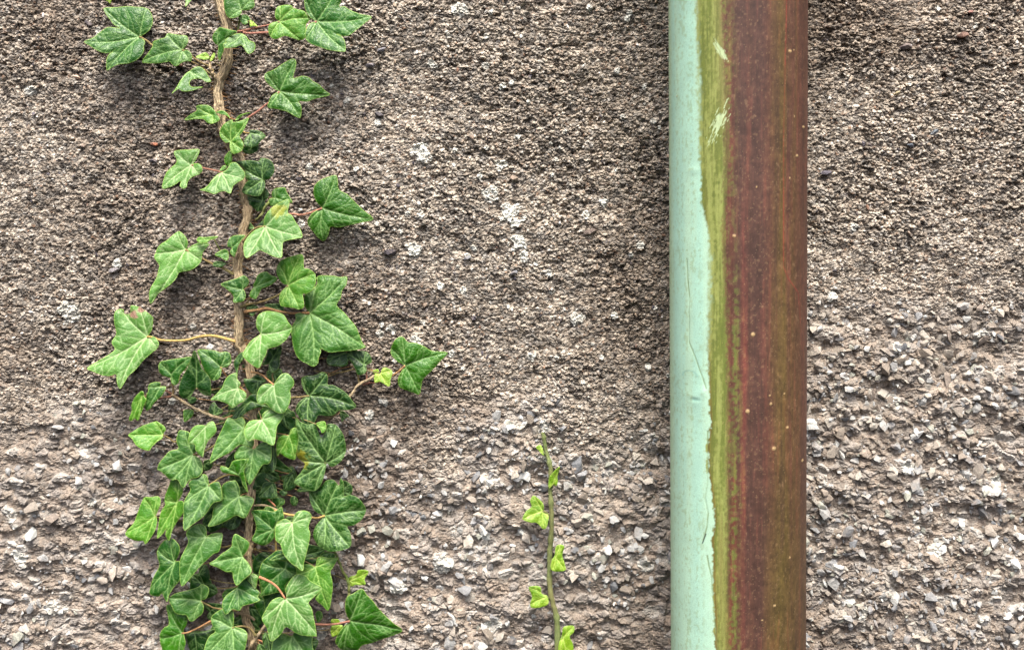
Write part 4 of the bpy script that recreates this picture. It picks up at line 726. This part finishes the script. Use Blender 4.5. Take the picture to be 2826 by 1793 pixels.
L 32.96 0.4 0|-177.6,-158.3|-178.4,-157.9 -181.4,-155.6 -185.3,-155.2 -190.7,-159.5* -191.1,-165.7 -190.1,-171.1 -186.3,-174.3* -183.3,-181.3 -178.7,-186.7 -172.6,-191.4 -167.7,-194.5* -166.8,-188.3 -164.8,-180.5 -162.8,-170.4 -162.7,-164.9 -164.2,-161.0 -162.2,-153.3* -164.5,-149.4 -169.1,-148.5* -173.7,-149.4 -176.8,-153.3 -177.6,-157.2
G 28.28 0.3 -0.1|-248.9,-171.0|-248.1,-169.9 -248.4,-164.4 -250.7,-161.3 -256.1,-160.5* -262.3,-163.6 -264.7,-168.3* -262.8,-174.5 -266.4,-182.4 -268.9,-189.4 -268.7,-199.6 -266.9,-208.6* -261.4,-204.3 -254.3,-195.7 -247.2,-188.6 -241.8,-183.9 -237.9,-182.4 -236.2,-176.1 -235.8,-169.1* -239.2,-167.5 -244.6,-168.3
G 27.5 0.2 0|-219.6,-187.3|-218.8,-186.5 -214.9,-181.0 -214.0,-175.5 -220.1,-170.8 -225.5,-168.5* -227.9,-173.9 -228.7,-179.0 -235.8,-184.1 -241.3,-188.8 -245.9,-192.0* -239.0,-195.1 -232.9,-198.6 -227.5,-199.0 -226.0,-204.5 -223.0,-209.2* -217.5,-204.5 -211.6,-199.0* -214.3,-192.7 -218.1,-188.8
M 23.6 0.15 0.2|-276.0,-193.4|-275.2,-191.8 -272.0,-185.9 -271.5,-179.6 -275.3,-174.9 -279.2,-173.7* -285.4,-175.7 -291.0,-183.5* -290.3,-189.8 -288.9,-196.1 -293.7,-204.8 -297.4,-215.8* -296.3,-219.8 -289.3,-220.6 -286.2,-218.2 -283.9,-222.1 -281.6,-224.5* -280.0,-219.0 -276.0,-212.7 -270.4,-205.6 -269.9,-196.9 -270.6,-192.6 -272.5,-191.4
D 14.24 0 0|-247.9,-155.0|-255.0,-161.3* -249.4,-151.8 -246.2,-148.7 -242.4,-155.8 -238.6,-162.9* -241.8,-167.6 -249.7,-170.0*
D 15.8 0 0|-226.5,-157.0|-236.7,-162.5* -225.7,-155.4 -222.6,-159.4 -225.0,-164.9 -230.5,-167.3* -235.9,-164.9
G 22.04 0.15 0|-255.5,-225.6|-254.9,-225.0 -251.1,-223.3 -248.7,-218.5 -249.2,-213.8 -254.4,-211.4* -256.8,-213.2 -261.5,-215.0 -268.0,-216.7 -275.6,-218.5 -281.2,-222.7* -278.7,-228.0 -275.2,-233.9 -270.6,-235.7 -266.5,-236.3 -264.2,-240.2 -261.3,-241.4* -257.2,-238.1 -253.6,-235.1 -252.7,-229.8 -254.7,-226.2
B 20.48 0.05 0.1|-271.9,-252.9|-270.7,-250.5 -267.7,-245.7 -267.0,-238.6 -270.5,-236.2 -276.3,-233.2 -279.7,-229.7 -285.0,-230.3* -283.9,-238.0 -282.9,-245.7 -286.5,-248.1 -290.1,-252.9 -290.7,-257.7* -289.1,-264.8 -287.4,-269.0 -279.3,-273.8 -273.4,-275.0* -269.8,-265.4 -268.5,-260.6 -269.6,-255.9
G 28.28 0.35 0|-228.7,-245.9|-227.8,-244.8 -227.1,-239.1 -228.2,-232.1 -234.0,-229.7* -241.6,-233.2 -246.3,-238.0* -244.6,-243.9 -242.4,-248.6 -246.5,-251.6 -249.5,-258.1 -250.8,-268.8* -242.1,-272.3 -231.6,-266.4 -224.7,-274.7* -218.8,-266.4 -216.3,-258.1 -215.9,-250.4* -219.7,-246.8 -226.6,-245.1
D 14.24 0 0|-263.0,-254.3|-270.1,-255.5* -263.0,-253.1 -254.1,-253.1 -247.0,-251.9* -251.3,-257.3 -253.7,-264.5 -255.6,-273.5 -263.4,-277.1* -269.1,-264.5
M 23.6 0.35 0|-224.9,-214.5|-225.5,-213.9 -230.2,-216.9 -234.9,-221.0 -236.2,-225.8 -235.1,-230.5 -232.5,-233.8* -227.5,-229.9 -222.3,-231.1* -219.3,-227.5 -213.4,-225.8 -205.5,-222.8* -207.5,-220.4 -206.3,-216.9 -210.9,-213.3 -214.4,-208.6 -216.7,-205.0 -223.1,-210.4
L 25.16 0.2 0|-213.4,-202.8|-216.3,-206.4 -212.8,-201.7 -207.6,-204.0* -208.2,-208.8 -209.8,-215.3* -212.9,-210.5
M 18.92 0.1 0|-186.5,-199.4|-205.5,-194.3* -198.4,-187.9 -192.2,-184.0 -184.4,-185.6* -182.9,-193.5 -177.5,-197.4 -176.8,-204.6* -185.5,-211.7 -186.3,-218.0 -194.1,-218.8 -207.4,-222.0* -205.8,-216.4 -208.0,-205.3
M 23.6 0.1 0|-185.1,-187.5|-197.9,-190.7* -191.3,-186.0 -183.5,-186.0 -183.6,-191.5 -191.3,-190.7
L 36.08 0.3 0|-183.5,-219.4|-182.7,-218.6 -183.4,-211.6 -180.7,-206.1 -176.8,-201.5 -172.9,-200.3* -166.8,-201.5 -163.8,-205.3 -158.4,-208.5 -154.3,-211.6* -157.0,-215.5 -161.6,-219.4 -164.3,-222.5 -161.7,-226.4 -160.0,-233.2 -157.5,-247.3* -159.6,-248.4 -171.7,-246.7 -181.4,-240.8 -186.1,-246.7 -194.5,-252.6* -197.7,-241.4 -202.0,-235.0* -199.3,-228.5 -194.6,-220.9 -188.8,-218.0 -184.7,-219.2
C 28.28 0.25 0|-160.0,-195.7|-160.3,-195.0 -158.7,-188.7 -154.9,-187.1* -147.2,-188.7 -142.1,-188.7* -145.7,-195.7 -147.6,-199.7 -145.8,-206.7 -145.9,-215.4 -148.7,-229.9* -153.7,-226.4 -159.8,-220.1 -159.8,-213.8 -170.6,-210.6 -175.1,-201.2* -174.3,-195.0 -165.7,-193.0 -161.9,-195.0
M 25.16 0 0|-146.8,-184.6|-156.7,-186.9* -154.3,-184.0 -149.7,-184.0 -144.5,-185.8 -145.1,-188.7 -149.7,-189.3 -151.5,-192.2* -154.4,-189.3
Y 17.36 0.2 0|-134.4,-210.3|-134.9,-208.5 -132.9,-206.2 -128.8,-205.0 -126.4,-200.8* -119.4,-200.5 -118.1,-202.6* -121.2,-207.9 -120.3,-210.9 -121.8,-213.0* -128.8,-213.0 -131.8,-214.6* -134.4,-212.1
B 26.72 -0.15 0|-132.8,-240.8|-133.4,-240.2 -135.4,-234.9 -136.2,-227.8 -134.6,-220.1 -129.4,-217.2 -122.4,-213.6* -118.4,-218.4 -113.2,-223.7 -109.1,-229.6 -103.4,-236.7 -97.6,-242.6 -90.1,-250.3* -97.6,-253.9 -106.4,-256.2 -115.2,-259.8 -122.8,-261.6 -128.0,-266.9 -138.5,-266.9* -143.7,-262.7* -145.2,-258.6 -142.5,-251.5 -137.8,-245.6 -134.3,-242.6
Y 18.92 0.2 0|-140.6,-246.8|-149.2,-254.6* -148.9,-247.4 -141.8,-246.2 -139.5,-248.0 -143.6,-254.0 -147.2,-255.8
Y 15.8 0.2 0|-145.8,-246.0|-149.6,-245.4 -148.7,-242.4* -143.4,-242.7 -142.8,-245.4
B 14.24 0.2 0|-160.1,-244.7|-163.0,-238.7 -160.6,-236.3 -157.7,-237.5* -156.9,-241.1 -159.0,-244.7 -161.3,-245.3
G 29.84 0.3 0|-179.2,-251.7|-179.8,-252.2 -188.5,-249.9* -194.3,-254.0 -195.1,-268.2 -184.7,-274.1* -161.4,-271.2* -162.4,-256.4 -163.5,-250.5 -176.8,-248.7
D 14.24 0 0|-141.7,-135.3|-138.5,-127.0 -133.1,-129.8* -131.2,-133.7 -132.4,-138.5* -138.7,-139.3 -141.7,-133.7
K 28.28 0.2 0.1|-152.4,-153.4|-153.4,-153.2 -159.1,-150.4 -163.7,-143.4 -165.5,-134.9* -163.6,-131.7 -155.8,-129.4 -150.4,-124.4 -144.3,-124.0 -140.5,-128.6 -138.9,-122.4* -136.2,-126.3 -136.3,-136.4 -131.3,-135.6 -125.1,-137.2 -120.6,-141.9 -118.3,-148.1* -121.4,-155.1 -127.6,-159.8 -133.0,-161.3 -130.8,-165.2 -129.6,-171.5 -130.8,-177.0* -137.8,-179.3 -147.1,-180.9 -152.5,-179.3* -157.8,-175.4 -161.2,-168.4 -159.2,-161.3 -154.6,-155.9
D 15.8 0 0|-164.7,-191.1|-184.2,-190.3* -175.6,-188.7 -166.2,-190.3 -160.8,-192.7* -164.7,-195.9 -175.7,-197.5 -181.9,-195.1
D 18.92 0 0|-203.1,-254.0|-206.0,-256.4* -203.0,-252.8 -198.4,-259.4 -197.3,-265.9 -199.8,-271.9* -204.4,-265.9
D 22.04 0 0|-207.8,-261.9|-210.8,-267.3 -208.4,-261.3 -203.7,-263.7 -202.6,-270.9* -210.9,-272.1*
D 9.56 0 0|-216.6,-235.9|-219.5,-234.7 -210.6,-232.9 -204.8,-236.5* -206.0,-244.9 -213.2,-251.0* -217.9,-243.7
D 11.12 0 0|-200.0,-191.5|-212.6,-191.5 -206.3,-187.5* -200.0,-189.9 -203.3,-199.5 -211.2,-205.9* -215.1,-199.5
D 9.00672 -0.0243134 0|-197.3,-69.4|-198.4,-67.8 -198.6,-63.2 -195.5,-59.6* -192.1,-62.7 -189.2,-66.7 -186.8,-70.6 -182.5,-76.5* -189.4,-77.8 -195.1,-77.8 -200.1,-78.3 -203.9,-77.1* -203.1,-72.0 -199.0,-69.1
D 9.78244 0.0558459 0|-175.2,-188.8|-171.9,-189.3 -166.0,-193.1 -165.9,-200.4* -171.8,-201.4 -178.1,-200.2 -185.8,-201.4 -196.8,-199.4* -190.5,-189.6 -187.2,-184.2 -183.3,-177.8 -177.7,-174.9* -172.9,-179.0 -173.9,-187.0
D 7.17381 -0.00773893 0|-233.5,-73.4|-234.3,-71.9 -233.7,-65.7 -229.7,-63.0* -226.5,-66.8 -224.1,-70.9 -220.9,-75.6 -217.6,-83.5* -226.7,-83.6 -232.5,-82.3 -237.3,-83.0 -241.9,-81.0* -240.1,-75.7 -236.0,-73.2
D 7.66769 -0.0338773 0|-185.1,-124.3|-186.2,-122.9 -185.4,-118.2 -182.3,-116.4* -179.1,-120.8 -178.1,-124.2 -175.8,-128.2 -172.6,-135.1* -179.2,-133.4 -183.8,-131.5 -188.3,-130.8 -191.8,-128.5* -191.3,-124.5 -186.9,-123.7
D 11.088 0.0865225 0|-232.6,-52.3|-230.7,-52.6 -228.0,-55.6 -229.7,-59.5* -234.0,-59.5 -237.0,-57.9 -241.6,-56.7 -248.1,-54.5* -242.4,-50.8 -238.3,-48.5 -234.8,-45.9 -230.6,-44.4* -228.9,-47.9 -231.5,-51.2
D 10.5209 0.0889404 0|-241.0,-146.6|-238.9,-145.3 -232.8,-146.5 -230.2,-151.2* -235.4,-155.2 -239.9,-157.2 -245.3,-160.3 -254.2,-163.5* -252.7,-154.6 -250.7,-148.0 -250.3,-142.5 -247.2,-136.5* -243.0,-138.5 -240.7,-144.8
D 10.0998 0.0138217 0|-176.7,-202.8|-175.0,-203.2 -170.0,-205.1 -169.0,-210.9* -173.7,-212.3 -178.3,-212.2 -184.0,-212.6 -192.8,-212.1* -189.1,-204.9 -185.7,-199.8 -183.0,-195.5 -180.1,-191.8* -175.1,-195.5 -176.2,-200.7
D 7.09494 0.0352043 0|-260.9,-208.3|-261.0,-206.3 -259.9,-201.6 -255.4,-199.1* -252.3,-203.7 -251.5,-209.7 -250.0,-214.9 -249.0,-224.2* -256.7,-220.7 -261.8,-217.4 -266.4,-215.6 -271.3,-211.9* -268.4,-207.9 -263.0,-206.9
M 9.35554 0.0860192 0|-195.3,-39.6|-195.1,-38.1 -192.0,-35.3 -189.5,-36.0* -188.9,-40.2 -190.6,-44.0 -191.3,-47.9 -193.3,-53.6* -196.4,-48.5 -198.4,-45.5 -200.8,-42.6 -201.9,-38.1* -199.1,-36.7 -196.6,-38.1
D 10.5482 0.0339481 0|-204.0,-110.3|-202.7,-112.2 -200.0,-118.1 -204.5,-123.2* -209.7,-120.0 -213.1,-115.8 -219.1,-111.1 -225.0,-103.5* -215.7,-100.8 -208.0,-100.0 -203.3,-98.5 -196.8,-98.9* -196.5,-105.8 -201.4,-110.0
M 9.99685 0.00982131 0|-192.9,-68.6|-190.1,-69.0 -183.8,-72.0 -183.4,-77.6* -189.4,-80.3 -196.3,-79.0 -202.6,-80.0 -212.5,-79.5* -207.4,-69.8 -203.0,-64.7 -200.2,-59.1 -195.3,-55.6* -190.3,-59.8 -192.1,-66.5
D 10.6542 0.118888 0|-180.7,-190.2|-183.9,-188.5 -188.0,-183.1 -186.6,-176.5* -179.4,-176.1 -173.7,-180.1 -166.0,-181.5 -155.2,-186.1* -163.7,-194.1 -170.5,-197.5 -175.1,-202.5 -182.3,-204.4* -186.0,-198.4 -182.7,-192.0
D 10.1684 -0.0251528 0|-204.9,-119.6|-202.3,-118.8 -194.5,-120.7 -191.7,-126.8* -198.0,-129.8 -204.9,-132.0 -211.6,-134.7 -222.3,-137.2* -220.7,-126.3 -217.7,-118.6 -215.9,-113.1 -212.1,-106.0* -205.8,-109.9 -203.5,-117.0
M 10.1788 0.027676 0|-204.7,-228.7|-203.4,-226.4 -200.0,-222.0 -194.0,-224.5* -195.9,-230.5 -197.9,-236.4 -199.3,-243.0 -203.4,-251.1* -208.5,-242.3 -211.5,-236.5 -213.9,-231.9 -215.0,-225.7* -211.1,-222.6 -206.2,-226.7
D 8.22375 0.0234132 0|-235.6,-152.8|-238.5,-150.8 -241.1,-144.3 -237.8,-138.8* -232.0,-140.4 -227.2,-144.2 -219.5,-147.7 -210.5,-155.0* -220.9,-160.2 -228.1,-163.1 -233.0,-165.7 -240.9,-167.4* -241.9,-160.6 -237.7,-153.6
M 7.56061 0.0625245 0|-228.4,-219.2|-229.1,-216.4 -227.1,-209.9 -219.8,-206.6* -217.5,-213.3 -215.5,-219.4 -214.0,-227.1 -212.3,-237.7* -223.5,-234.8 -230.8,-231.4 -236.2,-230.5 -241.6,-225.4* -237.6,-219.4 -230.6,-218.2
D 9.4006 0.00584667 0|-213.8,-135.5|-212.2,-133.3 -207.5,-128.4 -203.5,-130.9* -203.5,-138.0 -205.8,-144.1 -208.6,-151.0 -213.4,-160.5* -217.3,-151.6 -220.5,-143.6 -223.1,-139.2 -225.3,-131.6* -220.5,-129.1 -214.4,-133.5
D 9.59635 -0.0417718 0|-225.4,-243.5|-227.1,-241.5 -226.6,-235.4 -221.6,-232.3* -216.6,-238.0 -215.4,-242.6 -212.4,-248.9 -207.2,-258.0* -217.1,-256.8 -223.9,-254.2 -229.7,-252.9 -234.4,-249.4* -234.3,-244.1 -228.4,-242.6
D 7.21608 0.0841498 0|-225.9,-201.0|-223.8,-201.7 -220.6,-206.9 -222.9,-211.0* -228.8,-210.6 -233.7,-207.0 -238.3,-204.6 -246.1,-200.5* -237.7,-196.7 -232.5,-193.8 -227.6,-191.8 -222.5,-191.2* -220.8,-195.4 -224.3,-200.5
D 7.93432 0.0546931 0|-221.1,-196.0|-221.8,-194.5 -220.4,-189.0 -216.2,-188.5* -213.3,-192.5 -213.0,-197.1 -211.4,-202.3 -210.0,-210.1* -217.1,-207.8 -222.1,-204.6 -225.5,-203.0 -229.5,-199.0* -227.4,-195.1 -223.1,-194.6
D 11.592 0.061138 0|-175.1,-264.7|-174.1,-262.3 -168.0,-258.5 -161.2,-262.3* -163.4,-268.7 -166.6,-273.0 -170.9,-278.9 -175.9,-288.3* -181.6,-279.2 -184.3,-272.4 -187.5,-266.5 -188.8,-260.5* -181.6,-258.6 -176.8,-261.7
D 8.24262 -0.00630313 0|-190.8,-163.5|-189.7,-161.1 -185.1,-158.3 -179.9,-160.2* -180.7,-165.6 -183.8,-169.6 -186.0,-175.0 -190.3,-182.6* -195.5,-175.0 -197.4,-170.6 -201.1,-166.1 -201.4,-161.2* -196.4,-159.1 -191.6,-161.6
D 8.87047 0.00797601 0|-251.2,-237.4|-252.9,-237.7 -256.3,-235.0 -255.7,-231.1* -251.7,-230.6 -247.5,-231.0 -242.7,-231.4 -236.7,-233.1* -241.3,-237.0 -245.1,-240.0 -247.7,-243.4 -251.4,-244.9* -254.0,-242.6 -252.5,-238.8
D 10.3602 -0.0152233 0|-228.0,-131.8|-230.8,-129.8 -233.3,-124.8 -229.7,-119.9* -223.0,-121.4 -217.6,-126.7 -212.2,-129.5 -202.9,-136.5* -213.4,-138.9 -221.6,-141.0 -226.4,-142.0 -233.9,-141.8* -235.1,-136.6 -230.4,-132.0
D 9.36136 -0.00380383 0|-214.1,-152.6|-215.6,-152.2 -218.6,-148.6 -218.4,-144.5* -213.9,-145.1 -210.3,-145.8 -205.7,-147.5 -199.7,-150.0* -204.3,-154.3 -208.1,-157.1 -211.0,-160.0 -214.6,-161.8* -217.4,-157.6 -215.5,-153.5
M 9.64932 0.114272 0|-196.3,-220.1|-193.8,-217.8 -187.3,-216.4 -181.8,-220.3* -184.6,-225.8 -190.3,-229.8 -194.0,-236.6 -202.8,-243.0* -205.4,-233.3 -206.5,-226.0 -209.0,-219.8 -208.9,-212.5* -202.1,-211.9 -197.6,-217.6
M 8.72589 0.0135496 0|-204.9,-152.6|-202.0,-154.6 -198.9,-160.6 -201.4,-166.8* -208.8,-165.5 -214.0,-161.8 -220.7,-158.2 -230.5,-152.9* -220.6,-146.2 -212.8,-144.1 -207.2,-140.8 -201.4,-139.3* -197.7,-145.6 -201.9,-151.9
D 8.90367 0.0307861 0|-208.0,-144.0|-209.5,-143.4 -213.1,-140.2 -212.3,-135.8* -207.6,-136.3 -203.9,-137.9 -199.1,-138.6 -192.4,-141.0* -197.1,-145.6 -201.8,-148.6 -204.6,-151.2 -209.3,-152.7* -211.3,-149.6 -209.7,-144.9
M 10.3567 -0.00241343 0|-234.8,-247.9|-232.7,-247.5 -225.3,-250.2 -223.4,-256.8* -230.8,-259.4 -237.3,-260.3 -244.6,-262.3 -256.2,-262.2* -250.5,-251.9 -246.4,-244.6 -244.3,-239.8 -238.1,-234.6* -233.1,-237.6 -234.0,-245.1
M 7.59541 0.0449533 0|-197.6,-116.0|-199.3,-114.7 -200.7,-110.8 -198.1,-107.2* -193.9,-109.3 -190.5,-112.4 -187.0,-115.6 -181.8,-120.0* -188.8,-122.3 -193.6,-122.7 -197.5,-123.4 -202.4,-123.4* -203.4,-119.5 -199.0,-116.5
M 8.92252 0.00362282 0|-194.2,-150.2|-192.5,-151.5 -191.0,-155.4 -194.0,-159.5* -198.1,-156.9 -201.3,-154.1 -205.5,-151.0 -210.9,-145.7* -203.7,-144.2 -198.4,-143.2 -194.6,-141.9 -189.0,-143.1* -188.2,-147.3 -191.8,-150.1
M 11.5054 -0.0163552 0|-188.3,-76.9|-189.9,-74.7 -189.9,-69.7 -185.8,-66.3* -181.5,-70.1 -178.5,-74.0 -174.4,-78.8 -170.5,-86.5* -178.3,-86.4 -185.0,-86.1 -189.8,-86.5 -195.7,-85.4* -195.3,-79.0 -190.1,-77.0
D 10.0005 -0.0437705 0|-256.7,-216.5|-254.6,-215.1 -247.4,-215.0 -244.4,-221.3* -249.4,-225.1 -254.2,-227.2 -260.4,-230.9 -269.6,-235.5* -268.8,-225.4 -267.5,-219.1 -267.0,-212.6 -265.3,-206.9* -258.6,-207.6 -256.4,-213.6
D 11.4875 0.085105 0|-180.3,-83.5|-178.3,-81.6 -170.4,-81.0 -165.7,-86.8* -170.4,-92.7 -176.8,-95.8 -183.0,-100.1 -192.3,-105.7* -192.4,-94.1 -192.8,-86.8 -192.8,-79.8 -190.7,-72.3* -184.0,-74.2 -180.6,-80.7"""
SHOOT = """Y 11.12 0.2 0|25.2,-105.0|19.8,-100.2* 23.2,-98.1* 25.2,-100.9 26.2,-107.0 21.8,-102.9
Y 14.24 0.1 0.3|33.3,-130.4|30.2,-133.8* 30.6,-124.9 35.3,-118.1 39.3,-115.1* 37.3,-123.5 37.7,-127.6 36.4,-131.7* 34.0,-131.0
Y 12.68 0.3 0|25.2,-152.8|26.3,-151.5 25.9,-147.1 23.2,-143.7 17.8,-140.2* 15.1,-144.3 16.1,-149.1 11.7,-152.6 8.7,-158.7* 15.1,-161.5 20.5,-162.2 25.9,-167.0* 28.6,-164.9 30.3,-158.1* 29.3,-155.3 26.6,-153.7
Y 13.46 0.2 0|36.1,-191.5|35.2,-189.5 36.1,-182.6 40.2,-180.8* 43.3,-182.6 41.6,-189.5 43.6,-196.4 43.6,-201.9* 32.8,-201.9* 32.5,-194.3
Y 12.68 0.2 0|28.8,-224.9|13.8,-216.6* 20.6,-215.5 24.0,-217.3 24.7,-222.1 29.4,-224.2 29.4,-231.1* 17.9,-233.6 14.9,-231.1* 16.5,-224.2
Y 13.46 0.1 0|42.4,-258.6|38.4,-265.6 41.1,-257.9 42.4,-250.3 46.5,-248.9 51.3,-249.6* 51.3,-254.4 47.9,-257.9 50.6,-264.2 50.9,-273.9 46.6,-282.2* 39.1,-279.5*"""
SPOTS[0] = []
ORI = (-.2205, -.012, -.30)
vine = thing('climbing_ivy', ORI, 'tall climbing ivy with lobed green leaves on a woody stem, left of the pale shoot', 'ivy')
OR2 = (-.03, -.010, -.30)
shoot = thing('ivy_shoot', OR2, 'thin young ivy shoot with few yellow green leaves between the big ivy and the pipe', 'ivy shoot')
recs = LEAVES.strip().split('\n')  # one low dark leaf near the upper stem stands in for a shadow
def near(px, py):
    best = None
    for i, r in enumerate(recs):
        b = [float(v) for v in r.split('|')[1].split(',')]; q = mm_at(px, py); d_ = math.hypot(b[0]-q[0], b[1]-q[1])
        if best is None or d_ < best[0]: best = (d_, i)
    return best[1]
SPOTS[near(402, 930)] = [('b',)+mm_at(362, 862)+(3.4,), ('b',)+mm_at(386, 850)+(2.6,), ('b',)+mm_at(370, 866)+(2.8,)]
SPOTS[near(897, 1278)] = [('y',)+mm_at(832, 1262)+(7,)]
SPOTS[near(732, 626)] = [('y',)+mm_at(780, 578)+(6,)]
LB = []
for i, r in enumerate(recs): LB.append(build_leaf(r, vine, ORI, i))
LB[near(402, 930)][0]['label'] = 'large pale leaf with torn brown edge'
for i, r in enumerate(SHOOT.strip().split('\n')): build_leaf(r, shoot, OR2, 500+i)
main_pts = None
for q, ln in enumerate(STEMS.strip().split('\n')):
    a, b = ln.split('|'); kind, r0, r1, h, col = a.split(); r0, r1, h = map(float, (r0, r1, h))
    p2 = np.array([[float(v) for v in w.split(',')] for w in b.split()])
    par, ori = (shoot, OR2) if kind == 'shoot' else (vine, ORI)
    c2 = catmull(p2, 10 if kind == 'main' else 7, False); n = len(c2); f = np.linspace(0, 1, n)
    hz = h+fbm(f*9, f*0, 1, 2, 900+q)*4+np.where(kind == 'branch', 4*np.sin(f*3.1), 0)
    c2[:, 0] += fbm(f*n/3, f*0+5, 1, 2, 950+q)*(1.6 if kind == 'main' else .5)
    P3 = np.stack([c2[:, 0]/1000-ori[0], -hz/1000-ori[1], c2[:, 1]/1000-ori[2]], 1)
    nodes_ = .30*np.maximum(0, np.sin(f*40))**6 if kind == 'shoot' else 0
    rd = (1+nodes_)*(1.18 if kind == 'shoot' else 1)*(.92 if kind == 'main' else 1)*(r0+(r1-r0)*f)/1000*(1+.16*fbm(f*n/4, f*0, 1, 2, 970+q))
    if kind == 'branch': rd = rd*.62
    o = obj('stem' if kind != 'branch' else 'branch', tube(P3, rd, 56 if kind == 'main' else 12, .6 if kind == 'main' else .2, q), SM[col if kind != 'shoot' else 'shoot'], par)
    if kind == 'main': MAIN = o; main_pts = c2; main_r = rd*1000; main_h = hz
    # small swellings where petioles leave
petn = 0
for ln in PETS.strip().split('\n'):
    a, b = ln.split('|'); idx, col = a.split(); idx = int(idx)
    p3 = np.array([[float(v) for v in w.split(',')] for w in b.split()]); c3 = catmull(p3, 7, False); f = np.linspace(0, 1, len(c3))
    if idx >= 0: par, o0 = LB[idx]; nm = 'petiole'
    else: par, o0 = vine, ORI; nm = 'leaf_stalk'
    P3 = np.stack([c3[:, 0]/1000-o0[0], -c3[:, 2]/1000-o0[1], c3[:, 1]/1000-o0[2]], 1)
    r = .50 if idx < 0 else .50+.10*float(recs[idx].split()[1] != '0'); big = 1.0
    if idx >= 0:
        os_ = recs[idx].split('|')[2].split(); q = np.array([[float(v) for v in w.rstrip('*').split(',')] for w in os_]); big = .62+.011*max(np.ptp(q[:, 0]), np.ptp(q[:, 1]))
    rd = (.72*big*(1+.35*f**3))/1000*(1+.12*fbm(f*8, f*0, 1, 2, petn)); petn += 1
    obj(nm, tube(P3, rd, 9, .12, petn), SM[col], par)
SL = [o for o in bpy.data.objects if o.parent == shoot and o.name.startswith('leaf')]
sst_ = [c for c in bpy.data.objects if c.parent == shoot and c.name.startswith('stem')][0]
sv = np.zeros(len(sst_.data.vertices)*3); sst_.data.vertices.foreach_get('co', sv); sv = sv.reshape(-1, 3)
for i, o in enumerate(SL):
    b_ = np.array(o.location[:]); k = np.argmin(np.hypot(sv[:, 0]-b_[0], sv[:, 2]-b_[2]+.004)); e_ = sv[k]-b_; e_[1] += .0008
    obj('petiole', tube(catmull([(0, .0003, 0), tuple(e_*.5+np.array((0, -.001, .001))), tuple(e_)], 4, False), np.linspace(.0006, .0010, 9), 8, .1, i), SM['shoot'], o)
# short stalks tying the remaining leaves to the nearest point of the stem
rg = random.Random(5)
for i, r in enumerate(recs):
    if any(c.name.startswith('petiole') for c in LB[i][0].children): continue
    o, o0 = LB[i]; bx, h, bz = o0[0]*1000, -o0[1]*1000, o0[2]*1000
    k = np.argmin(np.hypot(main_pts[:, 0]-bx, (main_pts[:, 1]-bz-rg.uniform(-8, 12)))); tx, tz = main_pts[k]
    dist = math.hypot(tx-bx, tz-bz)
    if dist > 75: fpt = .45
    elif dist > 45: fpt = .7
    else: fpt = 1
    tx = bx+(tx-bx)*fpt; tz = bz+(tz-bz)*fpt
    sag = rg.uniform(-.12, .12)*dist; p3 = []
    for f in np.linspace(0, 1, 7):
        hh_ = (h-.5)*(1-f)**1.6+9*(1-(1-f)**1.6)
        p3.append(((bx+(tx-bx)*f)/1000-o0[0], -hh_/1000-o0[1], (bz+(tz-bz)*f+sag*math.sin(math.pi*f))/1000-o0[2]))
    obj('petiole', tube(catmull(p3, 3, False), np.full(19, .00042), 7, .1, i), SM[rg.choice(['olive', 'olive', 'tan'])], o)
# the hundred largest leaves stay single; the few smallest, half hidden ones are one part
bpy.context.view_layer.update()
order = sorted(range(len(recs)), key=lambda i: -LB[i][0].dimensions.x*LB[i][0].dimensions.z+(1 if i >= NTRACED else 0))
def merge(objs, name):
    bm = bmesh.new(); mats = []
    for o in objs:
        M = o.matrix_local if o.parent == vine else o.parent.matrix_local@o.matrix_local
        t = bmesh.new(); t.from_mesh(o.data); t.transform(M)
        if o.data.materials[0] not in mats: mats.append(o.data.materials[0])
        for f in t.faces: f.material_index = mats.index(o.data.materials[0])
        tmp = bpy.data.meshes.new('tmp'); t.to_mesh(tmp); t.free(); bm.from_mesh(tmp); bpy.data.meshes.remove(tmp)
    me = bpy.data.meshes.new(name); bm.to_mesh(me); bm.free()
    for m_ in mats: me.materials.append(m_)
    return tag(obj(name, me, None, vine), kind='stuff')
small = [LB[i][0] for i in order[100:]]
if small:
    stalks = [c for o in small for c in o.children]
    ml = merge(small, 'small_leaves'); ms_ = merge(stalks, 'small_leaf_stalks')
    sm_ = ml.modifiers.new('thickness', 'SOLIDIFY'); sm_.thickness = .00035; sm_.offset = -1
    for o in stalks+small: bpy.data.objects.remove(o)
# aerial rootlets along the woody stem
V = []; F = []; b0 = 0
for q in range(420):
    k = rg.randrange(4, len(main_pts)-4); s = rg.choice((-1, 1)); x0, z0 = main_pts[k]; r_ = main_r[k]
    L = rg.uniform(2.5, 7.5); an = rg.uniform(-.7, .5); p = []
    for f in np.linspace(0, 1, 5):
        p.append(((x0+s*(r_*.8+L*f*math.cos(an))+rg.uniform(-.2, .2))/1000-ORI[0], -(main_h[k]-(main_h[k]-4)*f**.7*.8)/1000-ORI[1], (z0+L*f*math.sin(an)+rg.uniform(-.3, .3))/1000-ORI[2]))
    me_ = tube(p, np.linspace(.00026, .00013, 5), 4, 0, q); co = np.zeros(len(me_.vertices)*3); me_.vertices.foreach_get('co', co); co = co.reshape(-1, 3)
    for pl in me_.polygons:
        v_ = list(pl.vertices)
        if len(v_) == 4: F.append([w+b0 for w in v_])
    V.append(co); b0 += len(co); bpy.data.meshes.remove(me_)
rt = obj('aerial_roots', mesh_from('roots', np.concatenate(V), np.array(F), True), SM['tan'], MAIN); tag(rt, kind='stuff')
